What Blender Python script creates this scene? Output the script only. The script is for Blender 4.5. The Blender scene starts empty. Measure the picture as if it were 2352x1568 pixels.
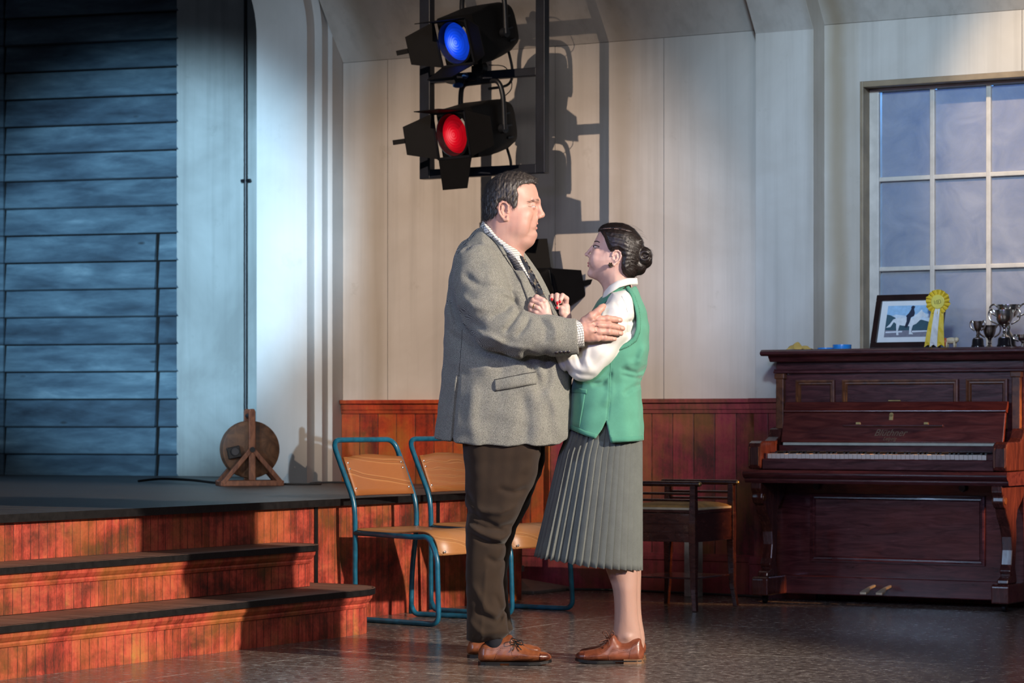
import bpy, bmesh, math, random
import numpy as np
from mathutils import Vector, Matrix

# ------------------------------------------------------------------ camera, world, lights, exposure
SC = bpy.context.scene
COL = SC.collection
F, HCAM, YH = 6200.0, 0.88, 960.0            # focal length in px of the 2352 px frame, camera height, horizon row
RZ = math.radians(-30.0)                     # the room is turned 30 degrees to the picture
U = (math.cos(RZ), math.sin(RZ))             # along the back wall, to the right
V = (-math.sin(RZ), math.cos(RZ))            # into the back wall
CORNER = (-0.9195, 14.6545)                  # back left corner of the room
def room(a, b, z=0.0):
    """a metres along the back wall from its left corner, b metres out from it, z up"""
    return Vector((CORNER[0]+a*U[0]-b*V[0], CORNER[1]+a*U[1]-b*V[1], z))

cam = bpy.data.objects.new('camera', bpy.data.cameras.new('camera'))
COL.objects.link(cam)
cam.location = (0, 0, HCAM); cam.rotation_euler = (math.radians(90), 0, 0)
cam.data.sensor_width = 36.0; cam.data.lens = F/2352*36.0
cam.data.shift_y = (YH-784)/2352
cam.data.clip_end = 100
cam.data.dof.use_dof = True; cam.data.dof.focus_distance = 9.8; cam.data.dof.aperture_fstop = 7.0
SC.camera = cam
SC.view_settings.view_transform = 'Standard'; SC.view_settings.look = 'None'
SC.view_settings.gamma = 1.0; SC.view_settings.use_curve_mapping = False
SC.view_settings.exposure = 0.12
SC.cycles.use_denoising = True
SC.cycles.max_bounces = 6

w = bpy.data.worlds.new('world'); SC.world = w; w.use_nodes = True
w.node_tree.nodes['Background'].inputs[0].default_value = (0.55, 0.65, 0.9, 1)
w.node_tree.nodes['Background'].inputs[1].default_value = 0.035

def aim(o, target):
    d = Vector(target)-o.location
    o.rotation_euler = d.to_track_quat('-Z', 'Y').to_euler()
def spot(name, loc, target, power, color, size_deg, blend=0.5, radius=0.08):
    l = bpy.data.lights.new(name, 'SPOT'); l.energy = power; l.color = color
    l.spot_size = math.radians(size_deg); l.spot_blend = blend; l.shadow_soft_size = radius
    o = bpy.data.objects.new(name, l); COL.objects.link(o); o.location = loc; aim(o, target); return o
def area(name, loc, target, power, color, sx, sy):
    l = bpy.data.lights.new(name, 'AREA'); l.energy = power; l.color = color
    l.shape = 'RECTANGLE'; l.size = sx; l.size_y = sy
    o = bpy.data.objects.new(name, l); COL.objects.link(o); o.location = loc; aim(o, target); return o

# the stage lighting: a warm profile from the left of the auditorium, a cool wash, a blue wash on the small stage, warm light from the right; jamb stack, pane backlight and front fill are added
spot('key_spot', room(1.3, 13.1, 7.1), room(1.0, 0.0, 1.45), 5200, (1.0, 0.76, 0.57), 13.5, 0.8, 0.05)
spot('face_spot', (6.4, 4.8, 4.0), (-0.6, 10.2, 0.85), 5200, (1.0, 0.88, 0.76), 26, 0.5, 0.12)
spot('cool_wall_spot', room(5.6, 7.5, 4.6), room(3.05, 0.0, 2.1), 1900, (0.52, 0.77, 1.0), 20, 1.0, 0.3)
spot('blue_patch_spot', room(4.6, 9.0, 4.4), room(2.22, 0.0, 1.45), 420, (0.25, 0.55, 1.0), 6.5, 1.0, 0.2)
spot('blue_stage_spot', (-1.2, 4.5, 2.5), (-2.1, 16.0, 1.8), 8800, (0.46, 0.75, 1.0), 14, 0.7, 0.12)
for z, pw_ in ((0.6, 900), (1.05, 480), (1.6, 330), (2.2, 420), (2.9, 560)): spot('jamb_fill_spot', room(-0.35, 9.0, 2.6), room(-0.20, 0.2, z), pw_, (0.58, 0.80, 1.0), 7.0, 0.9, 0.1)  # stack of unseen spots, added to brighten the whole height of the jamb
spot('cool_left_spot', (-6.5, 6.0, 3.2), (0.0, 9.9, 0.9), 620, (0.48, 0.68, 1.0), 26, 0.8, 0.3)
spot('blue_low_spot', (-1.5, 1.5, 3.0), room(2.9, 0.3, 0.7), 580, (0.42, 0.45, 1.0), 22, 0.9, 0.3)
spot('amber_right_spot', room(7.0, 0.42, 1.5), room(3.95, 0.40, 0.7), 1300, (1.0, 0.50, 0.20), 14, 0.6, 0.1)
area('front_fill', (0.5, 1.0, 5.0), (-0.2, 11.0, 0.8), 190, (0.97, 0.96, 1.0), 5.0, 1.5)  # added soft fill from the front, not a lantern of the stage
spot('pane_backlight', room(3.9, -1.6, 2.9), room(3.5, -0.1, 1.9), 170, (0.12, 0.40, 1.0), 80, 0.9, 0.3)  # unseen blue light added behind the panes to make them glow blue
spot('window_front_spot', room(4.7, 4.2, 6.3), room(4.0, -0.1, 2.15), 1700, (1.0, 0.76, 0.5), 14, 0.7, 0.1)

# ------------------------------------------------------------------ helpers: objects
def tag(o, label=None, cat=None, group=None, kind=None):
    if label: o['label'] = label
    if cat: o['category'] = cat
    if group: o['group'] = group
    if kind: o['kind'] = kind
    return o
def thing(name, label, cat, loc=(0, 0, 0), rz=0.0, group=None):
    o = bpy.data.objects.new(name, None); COL.objects.link(o)
    o.empty_display_size = 0.1
    o.location = loc; o.rotation_euler = (0, 0, rz)
    return tag(o, label, cat, group)
def copy_tree(o, parent=None):
    c = o.copy(); COL.objects.link(c); c.parent = parent
    for ch in list(o.children): copy_tree(ch, c)
    return c

class MB:
    """collects geometry and links it as one mesh object"""
    def __init__(s): s.v = []; s.f = []; s.uv = []; s.mi = []; s.cur = 0
    def add(s, vs, fs, uvs=None):
        n = len(s.v); s.v += [tuple(p) for p in vs]
        for k, f in enumerate(fs):
            s.f.append(tuple(i+n for i in f)); s.mi.append(s.cur)
            s.uv.append(uvs[k] if uvs else None)
        return s
    def box(s, x0, x1, y0, y1, z0, z1):
        vs = [(x, y, z) for z in (z0, z1) for y in (y0, y1) for x in (x0, x1)]
        return s.add(vs, [(0, 2, 3, 1), (4, 5, 7, 6), (0, 1, 5, 4), (2, 6, 7, 3), (0, 4, 6, 2), (1, 3, 7, 5)])
    def bar(s, p, q, wx, wz, up=(0, 0, 1)):
        """rectangular bar from p to q"""
        p, q = Vector(p), Vector(q); d = (q-p).normalized(); up = Vector(up)
        if abs(d.dot(up)) > 0.98: up = Vector((0, 1, 0))
        x = d.cross(up).normalized(); y = x.cross(d).normalized()
        vs = [c+sx*x*wx/2+sy*y*wz/2 for c in (p, q) for sy in (-1, 1) for sx in (-1, 1)]
        return s.add(vs, [(0, 2, 3, 1), (4, 5, 7, 6), (0, 1, 5, 4), (2, 6, 7, 3), (0, 4, 6, 2), (1, 3, 7, 5)])
    def tube(s, pts, r, n=10, closed=False, caps=True):
        pts = [Vector(p) for p in pts]; m = len(pts)
        rr = list(r) if hasattr(r, '__len__') else [r]*m
        tang = []
        for i in range(m):
            if closed: t = pts[(i+1) % m]-pts[i-1]
            else: t = pts[min(i+1, m-1)]-pts[max(i-1, 0)]
            tang.append(t.normalized() if t.length > 1e-9 else Vector((0, 0, 1)))
        ref = Vector((0, 0, 1)) if abs(tang[0].z) < 0.9 else Vector((1, 0, 0))
        x = tang[0].cross(ref).normalized(); vs = []
        for i in range(m):
            x = (x-tang[i]*x.dot(tang[i])).normalized(); y = tang[i].cross(x)
            for k in range(n):
                a = 2*math.pi*k/n
                vs.append(pts[i]+(x*math.cos(a)+y*math.sin(a))*rr[i])
        fs = []
        for i in range(m if closed else m-1):
            j = (i+1) % m
            for k in range(n): fs.append((i*n+k, i*n+(k+1) % n, j*n+(k+1) % n, j*n+k))
        if caps and not closed:
            fs.append(tuple(range(n))[::-1]); fs.append(tuple((m-1)*n+k for k in range(n)))
        return s.add(vs, fs)
    def lathe(s, prof, c=(0, 0, 0), n=24, axis='z'):
        """prof: (radius, height) pairs"""
        vs = []
        for r, h in prof:
            for k in range(n):
                a = 2*math.pi*k/n; p = (r*math.cos(a), r*math.sin(a), h)
                if axis == 'y': p = (p[0], p[2], p[1])
                if axis == 'x': p = (p[2], p[0], p[1])
                vs.append((p[0]+c[0], p[1]+c[1], p[2]+c[2]))
        fs = []
        for i in range(len(prof)-1):
            for k in range(n): fs.append((i*n+k, i*n+(k+1) % n, (i+1)*n+(k+1) % n, (i+1)*n+k))
        if prof[0][0] > 1e-6: fs.append(tuple(range(n))[::-1])
        if prof[-1][0] > 1e-6: fs.append(tuple((len(prof)-1)*n+k for k in range(n)))
        return s.add(vs, fs)
    def prism(s, poly, d0, d1, axis='x'):
        """2-D polygon pushed from d0 to d1 along an axis; poly in the two other axes"""
        def P(p, d): return {'x': (d, p[0], p[1]), 'y': (p[0], d, p[1]), 'z': (p[0], p[1], d)}[axis]
        n = len(poly); vs = [P(p, d0) for p in poly]+[P(p, d1) for p in poly]
        fs = [tuple(range(n)), tuple(range(2*n-1, n-1, -1))]+[(i, i+n, (i+1) % n+n, (i+1) % n) for i in range(n)]
        return s.add(vs, fs)
    def loft(s, rings, closed=True, caps=True):
        n = len(rings[0]); vs = [p for r in rings for p in r]; fs = []
        for i in range(len(rings)-1):
            for k in range(n if closed else n-1):
                fs.append((i*n+k, i*n+(k+1) % n, (i+1)*n+(k+1) % n, (i+1)*n+k))
        if caps and closed:
            fs.append(tuple(range(n))[::-1]); fs.append(tuple((len(rings)-1)*n+k for k in range(n)))
        return s.add(vs, fs)
    def ball(s, c, r, n=12):
        r = r if hasattr(r, '__len__') else (r, r, r)
        pr = [(math.sin(math.pi*i/n), -math.cos(math.pi*i/n)) for i in range(n+1)]
        k0 = len(s.v); s.lathe([(max(a, 1e-7), b) for a, b in pr], n=n*2)
        for i in range(k0, len(s.v)):
            p = s.v[i]; s.v[i] = (c[0]+p[0]*r[0], c[1]+p[1]*r[1], c[2]+p[2]*r[2])
        return s
    def move(s, M):
        s.v = [tuple(M @ Vector(p)) for p in s.v]; return s
    def build(s, name, mats, parent=None, smooth=False, bevel=0.0, in_room=False, fix=True, seg=2, kind=None):
        me = bpy.data.meshes.new(name); me.from_pydata(s.v, [], s.f)
        mats = mats if isinstance(mats, (list, tuple)) else [mats]
        for m in mats: me.materials.append(m)
        if any(s.mi): me.polygons.foreach_set('material_index', s.mi)
        if any(u is not None for u in s.uv):
            lay = me.uv_layers.new(name='uv')
            for p, u in zip(me.polygons, s.uv):
                if u is None: continue
                for li, uu in zip(p.loop_indices, u): lay.data[li].uv = uu
        if fix:
            bm = bmesh.new(); bm.from_mesh(me); bmesh.ops.recalc_face_normals(bm, faces=bm.faces); bm.to_mesh(me); bm.free()
        me.polygons.foreach_set('use_smooth', [smooth]*len(me.polygons))
        o = bpy.data.objects.new(name, me); COL.objects.link(o)
        if smooth and fix:
            me.set_sharp_from_angle(angle=math.radians(42))
        if parent is not None: o.parent = parent
        if in_room: o.location = (CORNER[0], CORNER[1], 0); o.rotation_euler = (0, 0, RZ)
        if bevel:
            b = o.modifiers.new('bevel', 'BEVEL'); b.width = bevel; b.segments = seg; b.limit_method = 'ANGLE'
            b.angle_limit = math.radians(40); b.harden_normals = False
        if kind: o['kind'] = kind
        return o

def curve_pts(pts, n=8):
    """Catmull-Rom through points"""
    P = [Vector(p) for p in pts]; P = [P[0]*2-P[1]]+P+[P[-1]*2-P[-2]]; out = []
    for i in range(1, len(P)-2):
        for k in range(n):
            t = k/n; a, b, c, d = P[i-1:i+3]
            out.append(0.5*((2*b)+(c-a)*t+(2*a-5*b+4*c-d)*t*t+(3*b-a-3*c+d)*t**3))
    out.append(P[-2]); return out
def round_path(pts, r, n=6):
    """polyline with its corners rounded"""
    P = [Vector(p) for p in pts]; out = [P[0]]
    for i in range(1, len(P)-1):
        a, b, c = P[i-1], P[i], P[i+1]
        ri = r[i] if hasattr(r, '__len__') else r
        ri = min(ri, (a-b).length*0.49, (c-b).length*0.49)
        p, q = b+(a-b).normalized()*ri, b+(c-b).normalized()*ri
        for k in range(n+1):
            t = k/n; out.append(p*(1-t)**2+b*2*t*(1-t)+q*t*t)
    out.append(P[-1]); return out

# ------------------------------------------------------------------ helpers: materials
class N:
    def __init__(s, name):
        s.m = bpy.data.materials.new(name); s.m.use_nodes = True
        s.t = s.m.node_tree; s.t.nodes.clear()
        s.out = s.t.nodes.new('ShaderNodeOutputMaterial')
    def n(s, typ, **kw):
        nd = s.t.nodes.new(typ)
        for k, v in kw.items():
            if k in nd.inputs.keys(): s.set(nd.inputs[k], v)
            else: setattr(nd, k, v)
        return nd
    def set(s, inp, v):
        if isinstance(v, bpy.types.NodeSocket): s.t.links.new(v, inp)
        elif isinstance(v, (tuple, list)) and inp.type == 'RGBA' and len(v) == 3: inp.default_value = (*v, 1)
        else: inp.default_value = v
    def coord(s, kind='Object', scale=(1, 1, 1), rot=(0, 0, 0), loc=(0, 0, 0)):
        tc = s.t.nodes.new('ShaderNodeTexCoord'); mp = s.t.nodes.new('ShaderNodeMapping')
        s.t.links.new(tc.outputs[kind], mp.inputs[0])
        mp.inputs['Scale'].default_value = scale; mp.inputs['Rotation'].default_value = rot; mp.inputs['Location'].default_value = loc
        return mp.outputs[0]
    def noise(s, vec, scale, detail=4, rough=0.55, dist=0.0):
        nd = s.n('ShaderNodeTexNoise'); s.set(nd.inputs['Vector'], vec)
        nd.inputs['Scale'].default_value = scale; nd.inputs['Detail'].default_value = detail
        nd.inputs['Roughness'].default_value = rough; nd.inputs['Distortion'].default_value = dist
        return nd.outputs['Fac']
    def ramp(s, fac, stops, interp='LINEAR'):
        nd = s.n('ShaderNodeValToRGB'); s.set(nd.inputs[0], fac); cr = nd.color_ramp; cr.interpolation = interp
        while len(cr.elements) < len(stops): cr.elements.new(0.5)
        for e, (p, c) in zip(cr.elements, stops):
            e.position = p; e.color = (*c, 1) if len(c) == 3 else c
        return nd.outputs[0]
    def math(s, op, a, b=0.0, c=None):
        nd = s.n('ShaderNodeMath', operation=op); s.set(nd.inputs[0], a); s.set(nd.inputs[1], b)
        if c is not None: s.set(nd.inputs[2], c)
        return nd.outputs[0]
    def mix(s, fac, a, b, mode='MIX'):
        nd = s.n('ShaderNodeMix', data_type='RGBA', blend_type=mode)
        s.set(nd.inputs[0], fac); s.set(nd.inputs[6], a); s.set(nd.inputs[7], b); return nd.outputs[2]
    def xyz(s, vec):
        nd = s.n('ShaderNodeSeparateXYZ'); s.set(nd.inputs[0], vec); return nd.outputs
    def bump(s, h, strength=0.3, dist=0.01):
        nd = s.n('ShaderNodeBump'); s.set(nd.inputs['Height'], h)
        nd.inputs['Strength'].default_value = strength; nd.inputs['Distance'].default_value = dist; return nd.outputs[0]
    def bsdf(s, color, rough=0.5, metal=0.0, spec=0.5, normal=None, **kw):
        b = s.n('ShaderNodeBsdfPrincipled'); s.set(b.inputs['Base Color'], color); s.set(b.inputs['Roughness'], rough)
        b.inputs['Metallic'].default_value = metal; b.inputs['Specular IOR Level'].default_value = spec
        if normal is not None: s.set(b.inputs['Normal'], normal)
        for k, v in kw.items(): s.set(b.inputs[k.replace('_', ' ')], v)
        s.t.links.new(b.outputs[0], s.out.inputs[0]); return b

def simple(name, c, rough=0.5, metal=0.0, spec=0.5, var=0.15, scale=20.0, bump=0.0, bscale=80.0, stretch=(1, 1, 1), **kw):
    k = N(name); co = k.coord('Object', stretch)
    f = k.noise(co, scale)
    lo = tuple(x*(1-var) for x in c); hi = tuple(min(1, x*(1+var)) for x in c)
    col = k.ramp(f, [(0.3, lo), (0.7, hi)])
    nm = k.bump(k.noise(co, bscale), bump, 0.004) if bump else None
    k.bsdf(col, rough, metal, spec, nm, **kw); return k.m

def wood(name, dark, light, scale=6.0, stretch=(1, 12, 12), rough=0.35, spec=0.5, dist=1.2, contrast=(0.3, 0.7), coat=0.0, wear=None):
    k = N(name); co = k.coord('Object', stretch)
    f = k.noise(co, scale, 6, 0.6, dist)
    col = k.ramp(f, [(contrast[0], dark), (contrast[1], light)])
    if wear:
        wn = k.noise(k.coord('Object'), 9, 5, 0.7); col = k.mix(k.ramp(wn, [(0.62, (0, 0, 0)), (0.75, (1, 1, 1))]), col, wear)
    k.bsdf(col, k.ramp(f, [(0.2, (rough*0.8,)*3), (0.8, (rough*1.2,)*3)]), 0, spec, k.bump(f, 0.12, 0.002), Coat_Weight=coat); return k.m

def plaster(name, c1, c2, dirt=(0.16, 0.14, 0.11), dirt_amt=0.5, streak=0.35, rough=0.75, stains=()):
    k = N(name); co = k.coord('Object')
    big = k.noise(co, 1.3, 5, 0.6, 0.4); fine = k.noise(co, 9, 8, 0.7)
    st = k.noise(k.coord('Object', (14, 14, 0.5)), 1.0, 4, 0.6)
    col = k.mix(k.ramp(big, [(0.35, (0, 0, 0)), (0.68, (1, 1, 1))]), c1, c2)
    col = k.mix(k.math('MULTIPLY', k.ramp(st, [(0.45, (0, 0, 0)), (0.75, (1, 1, 1))]), streak), col, tuple(x*0.72 for x in c1))
    spots = k.ramp(k.noise(co, 5.5, 9, 0.75), [(0.60, (0, 0, 0)), (0.74, (1, 1, 1))])
    col = k.mix(k.math('MULTIPLY', spots, dirt_amt), col, dirt)
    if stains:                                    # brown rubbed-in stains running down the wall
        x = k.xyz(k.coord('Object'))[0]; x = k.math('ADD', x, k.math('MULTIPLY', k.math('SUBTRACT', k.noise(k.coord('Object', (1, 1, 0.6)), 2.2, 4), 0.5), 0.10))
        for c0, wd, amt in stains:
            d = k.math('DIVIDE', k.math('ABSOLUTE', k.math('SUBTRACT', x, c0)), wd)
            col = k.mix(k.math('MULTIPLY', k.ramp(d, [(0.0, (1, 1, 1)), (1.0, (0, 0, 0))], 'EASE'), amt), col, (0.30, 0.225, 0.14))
    k.bsdf(col, rough, 0, 0.3, k.bump(fine, 0.12, 0.004)); return k.m

def boards(name, bw, stops, rough=0.5, groove=0.036, along=0, vstretch=1.0, tint=0.5, dark=0.8, green=0.32):
    """painted tongue-and-groove boarding; uv.x in metres along, uv.y in metres up"""
    k = N(name); uv = k.coord('UV'); x = k.xyz(uv)[0]; y = k.xyz(uv)[1]
    cell = k.math('DIVIDE', x, bw); idx = k.math('FLOOR', cell); fr = k.math('FRACT', cell)
    d = k.math('MINIMUM', fr, k.math('SUBTRACT', 1.0, fr))
    wn = k.n('ShaderNodeTexWhiteNoise', noise_dimensions='1D'); k.set(wn.inputs['W'], idx)
    streaks = k.noise(k.coord('UV', (34, 2.2, 1)), 1.0, 6, 0.62, 0.3)
    blot = k.noise(k.coord('UV', (2.6, 3.0, 1)), 1.0, 7, 0.68, 0.6)
    fine = k.noise(k.coord('UV', (160, 60, 1)), 1.0, 5, 0.7)
    f = k.math('ADD', k.math('MULTIPLY', streaks, 0.35), k.math('MULTIPLY', blot, 0.65))
    f = k.math('ADD', f, k.math('MULTIPLY', k.math('SUBTRACT', wn.outputs[0], 0.5), 0.16*tint))
    f = k.math('ADD', f, k.math('MULTIPLY', k.math('SUBTRACT', fine, 0.5), 0.20)); f = k.math('ADD', 0.5, k.math('MULTIPLY', k.math('SUBTRACT', f, 0.5), 2.1)); f = k.math('SUBTRACT', f, 0.05)
    col = k.ramp(f, stops)
    dk = k.ramp(k.noise(k.coord('UV', (3.5, 6.0, 1), loc=(3.3, 7.1, 0)), 1.0, 7, 0.72), [(0.46, (0, 0, 0)), (0.66, (1, 1, 1))])
    col = k.mix(k.math('MULTIPLY', dk, dark), col, (0.035, 0.018, 0.010))
    och = k.ramp(k.noise(k.coord('UV', (4, 2.5, 1), loc=(8.3, 2.1, 0)), 1.0, 6, 0.6), [(0.44, (0, 0, 0)), (0.62, (1, 1, 1))])
    col = k.mix(k.math('MULTIPLY', och, green), col, (0.30, 0.15, 0.022))
    gm = k.ramp(d, [(groove*0.35, (0, 0, 0)), (groove, (1, 1, 1))])
    gd = k.math('MULTIPLY', k.math('SUBTRACT', 1.0, gm), k.ramp(k.noise(k.coord('UV', (60, 18, 1)), 1.0, 3), [(0.35, (0.35,)*3), (0.6, (1, 1, 1))]))
    col = k.mix(gd, col, (0.025, 0.010, 0.006))
    h = k.math('ADD', k.math('MULTIPLY', gm, 1.0), k.math('MULTIPLY', fine, 0.25))
    k.bsdf(col, rough, 0, 0.4, k.bump(h, 0.5, 0.004)); return k.m
# ------------------------------------------------------------------ materials of the place
M = {}
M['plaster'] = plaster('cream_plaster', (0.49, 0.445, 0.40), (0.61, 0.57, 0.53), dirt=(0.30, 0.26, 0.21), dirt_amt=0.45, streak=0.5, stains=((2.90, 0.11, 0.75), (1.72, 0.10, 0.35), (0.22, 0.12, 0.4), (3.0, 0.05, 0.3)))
M['plaster_arch'] = plaster('arch_plaster', (0.52, 0.51, 0.49), (0.62, 0.61, 0.60), dirt=(0.28, 0.27, 0.25), dirt_amt=0.22, streak=0.15)
M['plaster_panel'] = plaster('stage_panel_plaster', (0.30, 0.32, 0.31), (0.50, 0.54, 0.53), dirt=(0.16, 0.18, 0.16), dirt_amt=0.4, streak=0.5)
RED = [(0.18, (0.08, 0.020, 0.012)), (0.38, (0.30, 0.038, 0.022)), (0.52, (0.52, 0.075, 0.045)), (0.66, (0.56, 0.12, 0.055)), (0.85, (0.52, 0.23, 0.06))]
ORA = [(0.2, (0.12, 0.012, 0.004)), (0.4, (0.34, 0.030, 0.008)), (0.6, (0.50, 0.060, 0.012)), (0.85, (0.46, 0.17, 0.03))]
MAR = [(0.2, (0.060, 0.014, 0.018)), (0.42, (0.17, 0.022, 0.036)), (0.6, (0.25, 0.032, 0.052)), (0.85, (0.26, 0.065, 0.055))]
M['fascia'] = boards('red_fascia_boards', 0.048, RED, groove=0.045, tint=0.3)
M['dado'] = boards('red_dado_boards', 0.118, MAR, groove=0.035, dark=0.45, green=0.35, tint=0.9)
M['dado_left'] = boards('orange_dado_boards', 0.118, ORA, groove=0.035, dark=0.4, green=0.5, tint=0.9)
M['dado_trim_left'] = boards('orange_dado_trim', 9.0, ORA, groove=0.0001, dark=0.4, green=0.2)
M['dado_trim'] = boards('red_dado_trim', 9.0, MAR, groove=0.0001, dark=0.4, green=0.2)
M['moulding'] = boards('red_step_moulding', 9.0, RED, groove=0.0001, dark=0.4, green=0.5)
M['black_edge'] = simple('black_edge_paint', (0.008, 0.007, 0.007), 0.4, var=0.5, scale=30, bump=0.2)

def deck_mat(name, c1, c2, c3, rough):
    k = N(name); f = k.noise(k.coord('Object', (0.7, 12, 1)), 2.4, 7, 0.7, 0.4)
    col = k.ramp(f, [(0.3, c1), (0.55, c2), (0.75, c3)])
    sc = k.ramp(k.noise(k.coord('Object', (3, 60, 1)), 3.0, 3, 0.6), [(0.70, (0, 0, 0)), (0.78, (1, 1, 1))])
    col = k.mix(k.math('MULTIPLY', sc, 0.25), col, (0.35, 0.33, 0.30))
    k.bsdf(col, k.ramp(f, [(0.2, (rough,)*3), (0.8, (rough*1.5,)*3)]), 0, 0.5, k.bump(f, 0.15, 0.003)); return k.m
M['deck'] = deck_mat('dark_deck_boards', (0.014, 0.012, 0.012), (0.060, 0.050, 0.046), (0.14, 0.12, 0.11), 0.40)
M['tread'] = deck_mat('worn_step_tread', (0.06, 0.028, 0.017), (0.18, 0.085, 0.053), (0.27, 0.15, 0.10), 0.5)

def floor_mat():
    k = N('brown_stage_floor')
    f = k.noise(k.coord('Object', (1, 1, 1)), 32, 7, 0.76, 0.6)
    big = k.noise(k.coord('Object'), 1.1, 5, 0.6)
    col = k.ramp(f, [(0.34, (0.032, 0.024, 0.020)), (0.48, (0.120, 0.093, 0.078)), (0.57, (0.22, 0.18, 0.155)), (0.67, (0.46, 0.41, 0.36))])
    col = k.mix(k.ramp(big, [(0.3, (0.4,)*3), (0.7, (0, 0, 0))]), col, (0.05, 0.036, 0.030))
    o = k.xyz(k.coord('Object'))
    def seam(c, step, off, wd):
        fr = k.math('FRACT', k.math('DIVIDE', k.math('ADD', c, off), step))
        d = k.math('MINIMUM', fr, k.math('SUBTRACT', 1.0, fr))
        return k.ramp(d, [(wd/step*0.5, (1, 1, 1)), (wd/step, (0, 0, 0))])
    s1 = seam(o[0], 2.44, -0.06, 0.005); s2 = seam(o[1], 1.22, 0.65, 0.006)
    br = k.ramp(k.noise(k.coord('Object'), 9, 5, 0.75), [(0.42, (0, 0, 0)), (0.55, (1, 1, 1))])
    ln = k.math('MULTIPLY', k.math('MAXIMUM', s1, s2), br)
    col = k.mix(ln, col, (0.62, 0.57, 0.50))
    sp = k.ramp(k.noise(k.coord('Object', (1, 1, 1)), 24, 5, 0.72), [(0.73, (0, 0, 0)), (0.75, (1, 1, 1))])
    col = k.mix(k.math('MULTIPLY', sp, 0.7), col, (0.55, 0.52, 0.47))
    k.bsdf(col, k.ramp(f, [(0.35, (0.15,)*3), (0.65, (0.30,)*3)]), 0, 0.5, k.bump(f, 0.06, 0.0012)); return k.m
M['floor'] = floor_mat()

def siding_mat():
    k = N('blue_painted_siding')
    zz = k.xyz(k.coord('Object'))[2]; pl = k.math('DIVIDE', k.math('SUBTRACT', zz, 0.659), 0.1678); idx = k.math('FLOOR', pl)
    wn = k.n('ShaderNodeTexWhiteNoise', noise_dimensions='1D'); k.set(wn.inputs['W'], idx)
    sh = k.n('ShaderNodeCombineXYZ'); k.set(sh.inputs[0], k.math('MULTIPLY', wn.outputs[0], 40.0))
    vec = k.n('ShaderNodeVectorMath', operation='ADD'); k.set(vec.inputs[0], k.coord('Object', (1.6, 1, 7))); k.set(vec.inputs[1], sh.outputs[0])
    f = k.noise(vec.outputs[0], 1.5, 7, 0.64, 0.25); b = k.noise(vec.outputs[0], 0.7, 4, 0.6, 0.3)
    m = k.math('ADD', k.math('ADD', k.math('MULTIPLY', f, 0.5), k.math('MULTIPLY', b, 0.5)), k.math('MULTIPLY', k.math('SUBTRACT', wn.outputs[0], 0.5), 0.10))
    col = k.ramp(m, [(0.32, (0.012, 0.021, 0.034)), (0.46, (0.042, 0.074, 0.105)), (0.58, (0.085, 0.142, 0.185)), (0.72, (0.21, 0.31, 0.36))])
    col = k.mix(k.ramp(k.math('FRACT', pl), [(0.02, (0.92,)*3), (0.05, (0, 0, 0)), (0.95, (0, 0, 0)), (1.0, (0.5,)*3)]), col, (0.004, 0.006, 0.010))
    kn = k.n('ShaderNodeTexVoronoi'); k.set(kn.inputs['Vector'], k.coord('Object', (2.2, 1, 6))); kn.inputs['Scale'].default_value = 1.0
    col = k.mix(k.ramp(kn.outputs['Distance'], [(0.03, (0.8,)*3), (0.07, (0, 0, 0))]), col, (0.015, 0.022, 0.03))
    k.bsdf(col, 0.5, 0, 0.4, k.bump(f, 0.2, 0.004)); return k.m
M['siding'] = siding_mat()
M['black_matt'] = simple('black_matt', (0.002, 0.002, 0.0026), 0.6, spec=0.25, var=0.3)
M['black'] = simple('black_enamel', (0.010, 0.011, 0.014), 0.38, var=0.3, scale=8, bump=0.05)
M['rubber'] = simple('black_rubber', (0.012, 0.012, 0.013), 0.5)
M['frame_paint'] = simple('cream_window_paint', (0.55, 0.50, 0.45), 0.45, var=0.15, scale=12)
M['frame_tan'] = simple('tan_frame_paint', (0.27, 0.20, 0.13), 0.5, var=0.2, scale=10)

# ------------------------------------------------------------------ setting: floor, walls, ceiling
MB().box(-4, 9, -17, 0.12, -0.1, 0).build('floor', M['floor'], in_room=True, kind='structure')

wx = MB()
def wb(a0, a1, z0, z1): wx.box(a0, a1, 0, 0.14, z0, z1)
J = 0.0015
seams = [0.0, 0.29, 1.32, 1.95, 2.52]
for s0, s1 in zip(seams[:-1], seams[1:]): wb(s0+J, s1-J, 0, 2.806)
wb(2.52+J, 3.018, 0, 2.806); wb(3.018, 4.50, 0, 1.10); wb(3.018, 3.84-J, 2.518, 2.806); wb(3.84+J, 4.50, 2.518, 2.806); wb(4.50, 9, 0, 2.806)
wx.box(-0.09, 9, 0.141, 0.145, 0, 1.1); wx.box(-0.09, 3.01, 0.141, 0.145, 1.1, 2.8)
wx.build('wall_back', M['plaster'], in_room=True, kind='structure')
sl = math.tan(math.radians(54))
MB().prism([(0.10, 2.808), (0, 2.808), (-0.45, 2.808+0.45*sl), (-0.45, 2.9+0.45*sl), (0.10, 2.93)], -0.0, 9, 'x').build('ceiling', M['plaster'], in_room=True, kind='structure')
MB().prism([(0, 0), (-0.137, 0), (-0.137, 2.77), (-0.60, 2.77+0.463*sl), (-0.60, 3.9), (0, 3.9)], 2.522, 2.832, 'x').build('trim_1', M['plaster'], in_room=True, bevel=0.003, kind='structure')

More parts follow.
